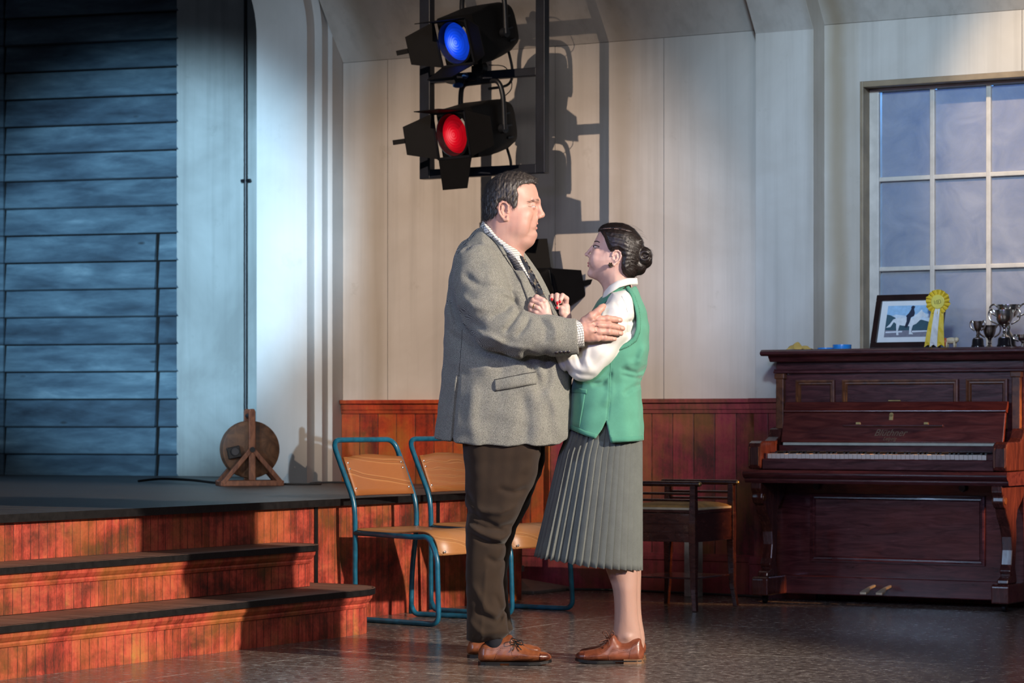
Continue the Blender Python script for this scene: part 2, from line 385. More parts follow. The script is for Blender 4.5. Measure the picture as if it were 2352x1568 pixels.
def dado_box(mb, a0, a1, y0, z0, z1, th):
    """one boarded face towards the room with running uv"""
    vs = [(a0, y0-th, z0), (a1, y0-th, z0), (a1, y0-th, z1), (a0, y0-th, z1), (a0, y0, z1), (a1, y0, z1), (a1, y0, z0), (a0, y0, z0)]
    q = [(a0, z0), (a1, z0), (a1, z1), (a0, z1)]
    mb.add(vs, [(0, 1, 2, 3), (3, 2, 5, 4), (1, 6, 5, 2), (0, 3, 4, 7)],
           [q, [(a0, z1), (a1, z1), (a1, z1+th), (a0, z1+th)], [(a1, z0), (a1+th, z0), (a1+th, z1), (a1, z1)], [(a0, z0), (a0, z1), (a0-th, z1), (a0-th, z0)]])
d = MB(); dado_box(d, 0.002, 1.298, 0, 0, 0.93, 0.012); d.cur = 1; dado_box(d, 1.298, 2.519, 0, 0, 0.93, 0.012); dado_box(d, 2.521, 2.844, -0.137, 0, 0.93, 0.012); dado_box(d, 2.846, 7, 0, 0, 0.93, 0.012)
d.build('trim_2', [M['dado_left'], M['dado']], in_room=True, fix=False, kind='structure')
r = MB()
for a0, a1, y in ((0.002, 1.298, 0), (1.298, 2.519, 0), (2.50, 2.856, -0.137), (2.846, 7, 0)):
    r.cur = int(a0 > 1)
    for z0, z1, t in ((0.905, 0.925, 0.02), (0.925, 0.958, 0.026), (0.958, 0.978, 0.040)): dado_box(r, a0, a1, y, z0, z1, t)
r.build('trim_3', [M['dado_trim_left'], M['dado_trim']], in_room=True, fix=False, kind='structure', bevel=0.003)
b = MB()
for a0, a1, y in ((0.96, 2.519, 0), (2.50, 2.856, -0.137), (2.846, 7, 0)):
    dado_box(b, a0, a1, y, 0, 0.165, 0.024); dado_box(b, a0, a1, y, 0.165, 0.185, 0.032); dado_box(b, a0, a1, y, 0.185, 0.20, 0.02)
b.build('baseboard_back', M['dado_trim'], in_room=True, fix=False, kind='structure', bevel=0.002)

# proscenium arch in the left wall: stepped architrave and a plain jamb
def arch(name, a0, a1, edge, grow, mat):
    zs, R = 2.945, 0.45; R2 = R+grow
    pts = [(0, 0.5305), (-edge, 0.5305), (-edge, zs)]
    for k in range(1, 17):
        t = k/16*math.pi/2; pts.append((-(edge+R2*(1-math.cos(t))), zs+R2*math.sin(t)))
    pts += [(-4.2, zs+R2), (-4.2, 4.2), (0, 4.2)]
    return MB().prism(pts, a0, a1, 'x').build(name, mat, in_room=True, smooth=True, kind='structure')
arch('wall_left', -0.41, -0.08, 0.225, 0.0, M['plaster_arch'])
arch('trim_4', -0.08, -0.03, 0.155, 0.07, M['plaster_arch'])
arch('trim_5', -0.03, 0.0, 0.100, 0.125, M['plaster_arch'])
MB().prism([(0.12, 0.5305), (0.0, 0.5305), (0.0, 4.2), (0.12, 4.2)], -0.41, -0.001, 'x').build('trim_6', M['plaster_arch'], in_room=True, kind='structure')

# small stage behind the arch: flat panel and blue clapboard wall
MB().box(-1.80, -0.30, 0.90, 1.0, 0.5305, 4.0).build('wall_stage', M['plaster_panel'], in_room=True, kind='structure')
SY = math.radians(-16.7); sdir = Vector((math.cos(SY), math.sin(SY), 0)); snor = Vector((-math.sin(SY), math.cos(SY), 0))
SD = 16.36; sorg = Vector(((410-1176)/F*SD, SD, 0))
def sx(px):                                    # distance along the siding for a picture column
    q = (px-1176)/F; return (q*sorg.y-sorg.x)/(sdir.x-q*sdir.y)
sw = MB(); xl, xg0, xg1, xc = sx(-140), sx(359), sx(368), sx(16); random.seed(4)
for k in range(-1, 17):
    z0, z1 = 0.659+0.1678*k, 0.659+0.1678*(k+1)
    spans = [(xc, xg0), (xg1, 0.25)] if z0 < 1.97 else [(xc, 0.25)]
    for x0, x1 in spans:
        dz = random.uniform(-0.002, 0.002); z0c = max(z0+dz, 0.5305)
        sw.prism([(0.0, z0c), (-0.030, z0c), (-0.004, z1-0.004), (0.0, z1-0.004)], x0, x1, 'x')
sw.cur = 1; sw.box(xl, 0.25, 0.0, 0.03, 0.5305, 3.6); sw.cur = 0
sw.box(xl, sx(11), -0.02, 0.0, 0.5305, 3.6)
o = sw.build('wall_siding', [M['siding'], M['black_matt']], kind='structure'); o.location = sorg; o.rotation_euler = (0, 0, SY)

# window
def pane_mat():
    k = N('dusty_frosted_glass'); co = k.coord('Object')
    du = k.noise(co, 6, 8, 0.75, 0.8); sp = k.noise(co, 60, 4, 0.7)
    col = k.ramp(du, [(0.3, (0.32, 0.31, 0.30)), (0.7, (0.60, 0.55, 0.48))])
    col = k.mix(k.ramp(sp, [(0.68, (0, 0, 0)), (0.75, (1, 1, 1))]), col, (0.6, 0.55, 0.48))
    dif = k.n('ShaderNodeBsdfDiffuse'); k.set(dif.inputs[0], col)
    tr = k.n('ShaderNodeBsdfTranslucent'); k.set(tr.inputs[0], (0.55, 0.62, 0.75))
    gl = k.n('ShaderNodeBsdfGlossy'); gl.inputs[1].default_value = 0.25; k.set(gl.inputs[0], (0.8, 0.8, 0.8))
    m1 = k.n('ShaderNodeMixShader'); m1.inputs[0].default_value = 0.5
    k.t.links.new(dif.outputs[0], m1.inputs[1]); k.t.links.new(tr.outputs[0], m1.inputs[2])
    m2 = k.n('ShaderNodeMixShader'); m2.inputs[0].default_value = 0.05
    k.t.links.new(m1.outputs[0], m2.inputs[1]); k.t.links.new(gl.outputs[0], m2.inputs[2])
    k.t.links.new(m2.outputs[0], k.out.inputs[0]); return k.m
M['pane'] = pane_mat()
win = MB()
win.box(3.018, 3.035, 0.0, 0.16, 1.10, 2.518); win.box(4.465, 4.50, 0.0, 0.16, 1.10, 2.518); win.box(3.035, 4.465, 0.0, 0.16, 2.49, 2.518); win.box(3.035, 4.465, -0.03, 0.16, 1.10, 1.125)
win = win.build('window_1', M['frame_tan'], in_room=True, bevel=0.003, kind='structure')
sash = MB(); y0, y1 = 0.085, 0.125
cols = [3.085, 3.357, 3.642, 3.927, 4.212, 4.44]; rows = [2.475, 2.045, 1.607, 1.165]
sash.box(3.035, cols[0], y0-0.01, y1, 1.125, 2.49); sash.box(cols[-1], 4.465, y0-0.01, y1, 1.125, 2.49)
sash.box(3.035, 4.465, y0-0.01, y1, rows[0], 2.49); sash.box(3.035, 4.465, y0-0.01, y1, 1.125, rows[-1])
for c in cols[1:-1]: sash.box(c-0.012, c+0.012, y0, y1, 1.16, 2.48)
for z in rows[1:-1]: sash.box(3.08, 4.45, y0+0.002, y1, z-0.011, z+0.011)
sash.build('sash', M['frame_paint'], win, bevel=0.004)
for i in range(5):
    for j in range(3):
        MB().box(cols[i]+0.006, cols[i+1]-0.006, 0.104, 0.107, rows[j+1]+0.006, rows[j]-0.006).build('pane', M['pane'], win)

# ------------------------------------------------------------------ platform and steps
plat = thing('stage_platform', 'dark decked platform with red boarded front running from the arch past the chairs', 'platform', room(1.6, 3.0, 0), RZ)
def plocal(a, b): return (a-1.6, 3.0-b)
poly = [plocal(*p) for p in ((1.625, 0.815), (1.625, 9), (-3.5, 9), (-3.5, -3), (-0.36, -3), (-0.36, 0.004), (0.95, 0.004), (0.95, 0.815))]
k = MB(); k.prism(poly, 0.503, 0.53, 'z'); k.build('deck', M['deck'], plat)
e = MB(); y_r, y_l = plocal(0, 0.815)[1], plocal(0, 9)[1]
e.box(0.0255, 0.029, y_l, y_r, 0.500, 0.5305); e.box(-0.65, 0.029, y_r, y_r+0.003, 0.500, 0.5305)
e.build('edge_strip', M['black_edge'], plat)
fs = MB(); yr, yl = 3.0-0.84, 3.0-9
fs.add([(0, yl, 0), (0, yr, 0), (0, yr, 0.503), (0, yl, 0.503), (-0.65, yr, 0), (-0.65, yr, 0.503)], [(0, 1, 2, 3), (1, 4, 5, 2)],
       [[(yl, 0), (yr, 0), (yr, 0.503), (yl, 0.503)], [(yr, 0), (yr+0.65, 0), (yr+0.65, 0.503), (yr, 0.503)]])
fs.build('fascia', M['fascia'], plat, fix=False)
for b in (1.62, 2.62): MB().box(-0.01, 0.006, 3-b-0.012, 3-b+0.012, 0, 0.502).build('joint_strip', M['black_edge'], plat)

def step(name, label, a1, b_end, r, z0, z1, b_far=9.0, slant=0.0):
    t = thing(name, label, 'step', room(1.6, b_end, 0), RZ, 'front steps up to the platform')
    W = a1-1.6
    def outline(off):
        R = r+off; pts = [(0.002, off)]
        cx, cy = W-r, -r
        for k in range(13):
            an = math.pi/2-k/12*math.pi/2; pts.append((cx+R*math.cos(an), cy+R*math.sin(an)))
        pts.append((W+off, -(b_far-b_end))); pts.append((0.002, -(b_far-b_end))); return pts
    def wall_(pr, mat, nm):
        m = MB(); ring = outline(0); L = [0]
        for p, q in zip(ring[:-1], ring[1:]): L.append(L[-1]+math.dist(p, q))
        prev = None
        for off, z in pr:
            cur = [(x, y, z) for x, y in outline(off)]
            if prev:
                n = len(cur)-1
                for i in range(n-1):
                    m.add([prev[0][i], prev[0][i+1], cur[i+1], cur[i]], [(0, 3, 2, 1)], [[(L[i], prev[1]), (L[i], z), (L[i+1], z), (L[i+1], prev[1])]])
            prev = (cur, z)
        return m.build(nm, mat, t, fix=False)
    wall_([(0, z0), (0, z1-0.075)], M['fascia'], 'riser')
    wall_([(0, z1-0.078), (0.006, z1-0.076), (0.009, z1-0.066), (0.006, z1-0.060), (0.012, z1-0.055), (0.022, z1-0.042), (0.024, z1-0.030), (0.024, z1-0.02)], M['moulding'], 'moulding')
    m = MB(); o1 = outline(0.034); m.prism(o1, z1-0.024, z1, 'z'); m.build('tread', M['tread'], t)
    q = MB(); o2 = outline(0.0355); q.loft([[(x, y, z) for x, y in o] for o, z in ((outline(0.030), z1-0.0255), (o2, z1-0.0245), (o2, z1-0.001), (outline(0.024), z1+0.0008))], caps=False)
    q.build('nosing', M['black_edge'], t); return t
step('stage_step', 'lower and wider red boarded step, its rounded end standing by the first chair', 2.10, 2.80, 0.26, 0.0, 0.185)
step('stage_step', 'upper red boarded step between the lower step and the platform deck', 1.83, 2.93, 0.10, 0.187, 0.358)
# ------------------------------------------------------------------ piano
def plank_wood(name, dark, light, rough=0.28, **kw): return wood(name, dark, light, 5.0, (1.5, 12, 12), rough, **kw)
M['mahogany'] = wood('dark_mahogany', (0.030, 0.008, 0.010), (0.105, 0.028, 0.030), 5.0, (1.2, 9, 9), 0.24, coat=0.25)
M['mahogany_v'] = wood('dark_mahogany_upright', (0.030, 0.009, 0.009), (0.10, 0.028, 0.022), 5.0, (9, 9, 1.2), 0.26, coat=0.2)
M['mahogany_edge'] = wood('worn_mahogany_edge', (0.05, 0.015, 0.008), (0.20, 0.072, 0.028), 6.0, (3, 3, 3), 0.35)
M['mahogany_red'] = wood('red_mahogany_fallboard', (0.045, 0.008, 0.008), (0.125, 0.026, 0.018), 4.0, (1.2, 9, 9), 0.20, coat=0.3)
M['ivory'] = simple('old_ivory', (0.62, 0.60, 0.54), 0.3, var=0.08, scale=40)
M['ebony'] = simple('ebony', (0.008, 0.008, 0.008), 0.3)
M['brass'] = simple('aged_brass', (0.45, 0.32, 0.13), 0.35, metal=0.9, var=0.3)
M['pale_green'] = simple('pale_green_matt', (0.42, 0.50, 0.44), 0.8)
M['orange_tape'] = simple('orange_sticker', (0.65, 0.28, 0.05), 0.6)
M['gilt'] = simple('dull_gilt', (0.13, 0.085, 0.05), 0.4, metal=0.3)

pn = thing('upright_piano', 'dark mahogany upright piano with open fallboard against the back wall under the window', 'piano', room(2.70, 0.62, 0), RZ)
# local: x to the right, y towards the wall (0 = front of the key lip), z up; width 1.28
MB().box(0.018, 1.262, 0.30, 0.598, 0.045, 1.172).build('case', M['mahogany'], pn, bevel=0.004)
m = MB(); m.prism([(0.225, 1.178), (0.212, 1.186), (0.212, 1.197), (0.228, 1.208), (0.600, 1.208), (0.600, 1.178)], -0.03, 1.31, 'x')
m.prism([(0.262, 1.150), (0.238, 1.178), (0.600, 1.178), (0.600, 1.150)], 0.0, 1.28, 'x'); m.build('lid', M['mahogany'], pn, bevel=0.003)
m = MB(); m.box(0.012, 1.268, 0.278, 0.31, 1.095, 1.108); m.box(0.012, 1.268, 0.284, 0.31, 1.108, 1.116); m.build('cornice', M['mahogany'], pn, bevel=0.003)
# upper front panels with raised mouldings
def framed_panel(x0, x1, z0, z1, y, wd, name='panel_moulding', lite=True):
    t = thing_part = MB()
    def ring(o, yy): return [(x0+o, yy, z0+o), (x1-o, yy, z0+o), (x1-o, yy, z1-o), (x0+o, yy, z1-o)]
    m = MB(); m.loft([ring(0, y), ring(0, y-0.010), ring(wd*0.3, y-0.012), ring(wd*0.45, y-0.006), ring(wd*0.7, y-0.007), ring(wd, y+0.004)], caps=False)
    f = m.build(name, M['mahogany_edge'] if lite else M['mahogany'], pn)
    MB().box(x0+wd*0.9, x1-wd*0.9, y-0.002, y+0.004, z0+wd*0.9, z1-wd*0.9).build('panel', M['mahogany'], f)
for x0, x1 in ((0.125, 0.325), (0.365, 0.945), (0.985, 1.185)): framed_panel(x0, x1, 0.83, 1.062, 0.298, 0.028)
for x0 in (0.028, 1.212):
    m = MB(); m.box(x0, x0+0.04, 0.272, 0.302, 0.80, 1.092); m.box(x0-0.006, x0+0.046, 0.266, 0.302, 1.068, 1.094); m.box(x0-0.006, x0+0.046, 0.266, 0.302, 0.80, 0.82)
    m.build('pilaster', M['mahogany_edge'], pn, bevel=0.004)
# arms (cheeks)
for x0 in (0.0, 1.213):
    prof = [(0.02, 0.64), (0.012, 0.66), (0.012, 0.742), (0.022, 0.762), (0.045, 0.772), (0.20, 0.772), (0.235, 0.79), (0.262, 0.83), (0.30, 0.84), (0.31, 0.64)]
    MB().prism(prof, x0, x0+0.067, 'x').build('arm', M['mahogany_v'], pn, bevel=0.008, seg=3)
    m = MB()
    for xx in (x0+0.008, x0+0.055): m.box(xx, xx+0.005, 0.008, 0.014, 0.655, 0.745)
    m.build('arm_beading', M['mahogany_edge'], pn)
# key bed, lip and slip
lip = [(0.33, 0.575), (0.012, 0.575), (0.004, 0.585), (0.004, 0.595), (-0.012, 0.602), (-0.020, 0.614), (-0.020, 0.624), (-0.008, 0.636), (0.33, 0.640)]
m = MB(); m.prism(lip, -0.012, 1.292, 'x'); m.build('key_bed', M['mahogany'], pn, smooth=True)
MB().box(0.067, 1.213, 0.028, 0.05, 0.638, 0.690).build('key_slip', M['mahogany'], pn, bevel=0.005)
MB().box(0.067, 1.213, 0.05, 0.3, 0.64, 0.685).build('key_frame', M['mahogany'], pn)
for x0, x1 in ((0.067, 0.082), (1.172, 1.213)): MB().box(x0, x1, 0.05, 0.21, 0.685, 0.715).build('key_block', M['mahogany'], pn, bevel=0.003)
kw = (1.170-0.084)/50; random.seed(9)
wk = MB(); wk.box(0, kw-0.0011, 0.055, 0.208, 0.690, 0.7125)
wk = wk.build('white_key', M['ivory'], pn, bevel=0.0012); bkm = MB(); bkm.prism([(0.105, 0.7125), (0.105, 0.718), (0.112, 0.7245), (0.208, 0.7245), (0.208, 0.7125)], 0, 0.0115, 'x')
bk = None
for i in range(50):
    c = wk if i == 0 else wk.copy()
    if i: COL.objects.link(c)
    c.location = (0.084+i*kw, 0, random.uniform(-0.0006, 0.0006))
    if i in (7, 9, 15, 21, 23, 26, 29):
        MB().box(0.002, kw-0.003, 0.060, 0.085, 0.7125, 0.7130).build('sticker', M['orange_tape'], c)
    if i < 49 and (i+5) % 7 not in (2, 6):
        if bk is None: bk = bkm.build('black_key', M['ebony'], pn, bevel=0.001); kk = bk
        else: kk = bk.copy(); COL.objects.link(kk)
        kk.location = (0.084+(i+1)*kw-0.006, 0, 0)
MB().box(0.075, 1.205, 0.21, 0.30, 0.70, 0.752).build('name_board', M['mahogany'], pn)
MB().box(0.10, 1.185, 0.198, 0.216, 0.752, 0.764).build('pale_strip', M['pale_green'], pn)  # pale green strip along the foot of the fallboard
# open fallboard, leaning back
fbM = Matrix.Translation((0, 0.205, 0.766)) @ Matrix.Rotation(math.radians(-14), 4, 'X')
m = MB(); m.box(0.085, 1.195, 0, 0.018, 0, 0.145); m.move(fbM); fb = m.build('fallboard', M['mahogany_red'], pn, bevel=0.004)
m = MB(); m.prism([(0, 0.146), (-0.004, 0.150), (-0.004, 0.156), (0.004, 0.160), (0.010, 0.198), (0.022, 0.204), (0.03, 0.198), (0.022, 0.146)], 0.082, 1.198, 'x'); m.move(fbM)
m.build('fallboard_flap', M['mahogany_red'], pn, bevel=0.003)
m = MB(); m.prism([(-0.004, 0.072), (-0.012, 0.078), (-0.012, 0.084), (0, 0.086)], 0.40, 0.90, 'x'); m.move(fbM); md = m.build('music_ledge', M['mahogany'], fb, bevel=0.002)
for x in (0.475, 0.815): MB().box(x-0.01, x+0.01, -0.008, 0.0, 0.086, 0.096).move(fbM).build('hinge', M['brass'], fb)
m = MB(); m.box(0.628, 0.646, -0.003, 0.001, 0.108, 0.134); m.lathe([(0.010, -0.003), (0.010, 0.0)], (0.637, 0, 0.134), 14, 'y'); m.move(fbM); m.build('lock_plate', M['brass'], fb)
MB().box(0.612, 0.672, 0.004, 0.012, 0.201, 0.206).move(fbM).build('flap_hinge', M['brass'], fb)

def lettering(name, txt, size, mat, parent, Mx, shear=0.3, ext=0.0005):
    c = bpy.data.curves.new(name+'_curve', 'FONT'); c.body = txt; c.size = size; c.align_x = 'CENTER'; c.align_y = 'CENTER'
    c.shear = shear; c.extrude = ext
    t = bpy.data.objects.new(name+'_tmp', c); COL.objects.link(t); bpy.context.view_layer.update()
    me = bpy.data.meshes.new_from_object(t.evaluated_get(bpy.context.evaluated_depsgraph_get()))
    bpy.data.objects.remove(t); me.transform(Mx); me.materials.clear(); me.materials.append(mat)
    o = bpy.data.objects.new(name, me); COL.objects.link(o); o.parent = parent; return o
RX = Matrix.Rotation(math.radians(90), 4, 'X')
lettering('maker_lettering', 'Bl\u00fcthner', 0.046, M['gilt'], fb, fbM @ Matrix.Translation((0.638, -0.0008, 0.046)) @ RX, 0.45)
lettering('city_lettering', 'Leipzig', 0.024, M['gilt'], fb, fbM @ Matrix.Translation((0.638, -0.0008, 0.018)) @ RX, 0.45)
# lower part: bottom door, base, toe blocks and scrolled legs
framed_panel(0.20, 1.075, 0.195, 0.520, 0.298, 0.030, 'door_moulding', False)
MB().box(0.062, 1.218, 0.272, 0.31, 0.040, 0.128).build('base_rail', M['mahogany'], pn, bevel=0.005)
for x in (0.235, 0.97): m = MB(); m.lathe([(0.016, -0.022), (0.018, -0.012), (0.008, -0.006), (0.008, 0)], (x, 0.298, 0.555), 14, 'y'); m.build('door_catch', M['black'], pn, smooth=True)
for x in (0.535, 0.615):
    m = MB(); m.loft([[(x+dx*w_, yy, zz) for dx, zz in ((-1, z_), (1, z_), (1, z_+0.012), (-1, z_+0.012))] for w_, yy, z_ in ((0.008, 0.29, 0.085), (0.008, 0.21, 0.075), (0.018, 0.17, 0.062), (0.016, 0.135, 0.055))])
    m.build('pedal', simple('worn_pale_pedal', (0.52, 0.44, 0.30), 0.35, metal=0.3), pn, bevel=0.003)
legp = [(0.005, 0.575), (0.005, 0.545), (0.022, 0.525), (0.018, 0.500), (0.035, 0.475), (0.055, 0.470), (0.075, 0.43), (0.11, 0.39), (0.135, 0.34), (0.142, 0.28), (0.130, 0.215), (0.112, 0.185), (0.125, 0.165), (0.085, 0.150), (0.080, 0.128),
        (0.205, 0.128), (0.200, 0.16), (0.182, 0.20), (0.192, 0.27), (0.200, 0.34), (0.195, 0.41), (0.215, 0.46), (0.27, 0.50), (0.298, 0.53), (0.298, 0.575)]
for x0 in (0.012, 1.203):
    lg = MB().prism(legp, x0+0.006, x0+0.060, 'x').build('leg', M['mahogany_v'], pn, bevel=0.006, seg=2)
    for sgn in (-1, 1):
        m = MB(); m.lathe([(0.018, 0), (0.016, 0.004*sgn), (0.006, 0.006*sgn), (0.0, 0.003*sgn)], (x0+0.033+0.027*sgn, 0.045, 0.505), 14, 'x')
        m.build('scroll', M['mahogany_edge'], lg, smooth=True)
    m = MB(); m.prism([(0.055, 0.040), (0.055, 0.118), (0.068, 0.128), (0.29, 0.128), (0.29, 0.040)], x0-0.012, x0+0.072, 'x'); m.build('toe_block', M['mahogany_v'], pn, bevel=0.006)
    m = MB(); m.lathe([(0.016, -0.009), (0.018, -0.006), (0.018, 0.006), (0.016, 0.009)], (x0+0.03, 0.12, 0.018), 16, 'x'); m.box(x0+0.018, x0+0.042, 0.11, 0.13, 0.022, 0.042)
    m.build('caster', M['black_matt'], pn)
    m = MB(); m.lathe([(0.016, -0.009), (0.018, -0.006), (0.018, 0.006), (0.016, 0.009)], (x0+0.03, 0.50, 0.018), 16, 'x'); m.box(x0+0.018, x0+0.042, 0.49, 0.51, 0.022, 0.046)
    m.build('caster', M['black_matt'], pn)

PTOP = 1.208
def pz(px, y):                       # piano-local x for a picture column at depth y
    q = (px-1176)/F; o = room(2.70, 0.62-y); return (q*o.y-o.x)/(U[0]-q*U[1])
def pw(px, y, z=PTOP): x = pz(px, y); return room(2.70+x, 0.62-y, z)

# ------------------------------------------------------------------ things on the piano
M['walnut'] = simple('dark_picture_frame', (0.020, 0.007, 0.006), 0.3, var=0.4, scale=10)
M['mount'] = simple('white_picture_mount', (0.66, 0.68, 0.70), 0.7, var=0.03)
pf = thing('picture_frame', 'dark framed photograph of a rider on a white horse leaning on the piano top', 'picture', pw(1998, 0.30), RZ)
LM = Matrix.Translation((0, 0, 0)) @ Matrix.Rotation(math.radians(-20), 4, 'X')
Wp, Hp, Tp = 0.352, 0.272, 0.03
m = MB()
for bx in ((0, Wp, 0, Tp), (0, Wp, Hp-Tp, Hp), (0, Tp, Tp, Hp-Tp), (Wp-Tp, Wp, Tp, Hp-Tp)): m.box(bx[0], bx[1], -0.008, 0.012, bx[2], bx[3])
m.move(LM).build('frame', M['walnut'], pf, bevel=0.003)
MB().box(Tp-0.004, Wp-Tp+0.004, 0.002, 0.010, Tp-0.004, Hp-Tp+0.004).move(LM).build('mount', M['mount'], pf)
m = MB(); m.bar((Wp/2, 0.014, Hp*0.7), (Wp/2, 0.115, 0.105), 0.05, 0.004); m.move(Matrix.Rotation(math.radians(-20), 4, 'X')).build('strut', M['walnut'], pf)
def flat(nm, polys, col, lvl, par=None):
    mm = MB()
    for p in polys: mm.prism([(0.062+x*0.222, 0.058+y*0.160) for x, y in p], 0.0018-lvl*0.0003, 0.0021, 'y')
    return mm.move(LM).build(nm, simple(nm+'_print', col, 0.4, var=0.12, scale=60), par or pf, fix=True)
ph = flat('photograph', [[(0, 0), (1, 0), (1, 1), (0, 1)]], (0.30, 0.50, 0.72), 0)
flat('cloud', [[(0.0, 0.62), (0.2, 0.72), (0.5, 0.66), (0.8, 0.76), (1, 0.70), (1, 0.45), (0, 0.45)]], (0.58, 0.68, 0.78), 1, ph)
flat('trees', [[(0, 0.18), (0, 0.72), (0.08, 0.70), (0.2, 0.62), (0.28, 0.45), (0.62, 0.40), (0.68, 0.50), (0.8, 0.54), (1, 0.46), (1, 0.18)]], (0.04, 0.09, 0.12), 2, ph)
flat('paddock', [[(0, 0), (1, 0), (1, 0.20), (0, 0.22)]], (0.20, 0.20, 0.25), 3, ph)
flat('rail', [[(0.02, 0.13), (0.40, 0.15), (0.40, 0.19), (0.02, 0.18)], [(0.62, 0.14), (0.98, 0.16), (0.98, 0.20), (0.62, 0.19)]], (0.62, 0.66, 0.72), 4, ph)
flat('horse', [[(0.10, 0.42), (0.16, 0.56), (0.28, 0.62), (0.45, 0.60), (0.60, 0.58), (0.70, 0.74), (0.78, 0.86), (0.80, 0.80), (0.86, 0.74), (0.92, 0.62), (0.88, 0.60), (0.80, 0.66), (0.76, 0.52), (0.70, 0.42), (0.62, 0.36),
                (0.60, 0.16), (0.66, 0.08), (0.56, 0.08), (0.55, 0.34), (0.40, 0.36), (0.32, 0.38), (0.30, 0.20), (0.33, 0.06), (0.28, 0.06), (0.26, 0.22), (0.24, 0.42), (0.18, 0.48), (0.12, 0.32), (0.02, 0.30)]], (0.66, 0.70, 0.74), 5, ph)
flat('rider', [[(0.44, 0.66), (0.50, 0.76), (0.54, 0.88), (0.53, 0.95), (0.57, 0.99), (0.62, 0.96), (0.60, 0.88), (0.63, 0.76), (0.62, 0.66), (0.56, 0.62), (0.54, 0.46), (0.50, 0.30), (0.44, 0.30), (0.47, 0.50), (0.46, 0.62)]], (0.020, 0.025, 0.05), 6, ph)

M['yellow'] = simple('yellow_satin', (0.72, 0.50, 0.03), 0.45, var=0.1)
M['white_ribbon'] = simple('white_satin', (0.68, 0.68, 0.66), 0.4)
M['ink'] = simple('dark_ink', (0.06, 0.05, 0.02), 0.6)
rs = thing('rosette', 'yellow prize rosette with yellow and white ribbon tails on the corner of the picture frame', 'rosette', pw(2156, 0.27), RZ)
cz = (960-693)/F*(rs.location.y)+HCAM-PTOP; RC = 0.057
m = MB(); ring = []
nP = 48
for rr, amp in ((0.026, 0.001), (0.04, 0.006), (RC*0.92, 0.011), (RC, 0.012)):
    ring.append([((rr+(0.004 if (k//3) % 2 and rr > 0.05 else 0))*math.cos(2*math.pi*k/nP), -0.006-amp*0.5+amp*(0.5 if (k % 3) else -0.5), cz+rr*math.sin(2*math.pi*k/nP)) for k in range(nP)])
m.loft(ring[:1]+ring[1:], caps=False); pl = m.build('pleated_ring', M['yellow'], rs); s_ = pl.modifiers.new('thick', 'SOLIDIFY'); s_.thickness = 0.0015
cd = MB().lathe([(0.033, -0.010), (0.033, -0.013), (0.030, -0.0145), (0, -0.0145)], (0, 0, cz), 28, 'y').build('centre_disc', simple('pale_yellow_disc', (0.74, 0.62, 0.10), 0.4), rs)
m = MB(); m.tube([(x, -0.0152, cz+z) for x, z in ((-0.017, 0.006), (-0.014, -0.010), (-0.008, -0.010), (-0.006, 0.004), (-0.001, 0.008), (0.002, -0.002), (-0.003, -0.010), (0.004, -0.011), (0.006, 0.010), (0.014, 0.008), (0.016, -0.004), (0.008, -0.010))], 0.0009, 6)
m.build('hand_lettering', M['ink'], cd)
for x0, x1, mt, dy in ((-0.018, -0.044, 'yellow', 0.0), (0.014, 0.020, 'yellow', 0.0), (-0.002, -0.016, 'white_ribbon', -0.004)):
    w_ = 0.016; L = []
    for i in range(9):
        t = i/8; xx = x0+(x1-x0)*t; z = (cz-0.03)*(1-t)+0.002; yy = -0.006+dy-0.02*math.sin(t*3)*0.3-0.018*t
        L.append([(xx-w_*(0.8+0.35*t), yy, z), (xx, yy-0.002*math.sin(i*2.1), z+(0.012 if i == 8 else 0)), (xx+w_*(0.8+0.35*t), yy, z)])
    m = MB(); m.loft(L, closed=False, caps=False); rb = m.build('ribbon', M[mt], rs); s_ = rb.modifiers.new('thick', 'SOLIDIFY'); s_.thickness = 0.0012
    rb['label'] = ('white' if mt != 'yellow' else 'yellow')+' ribbon tail'

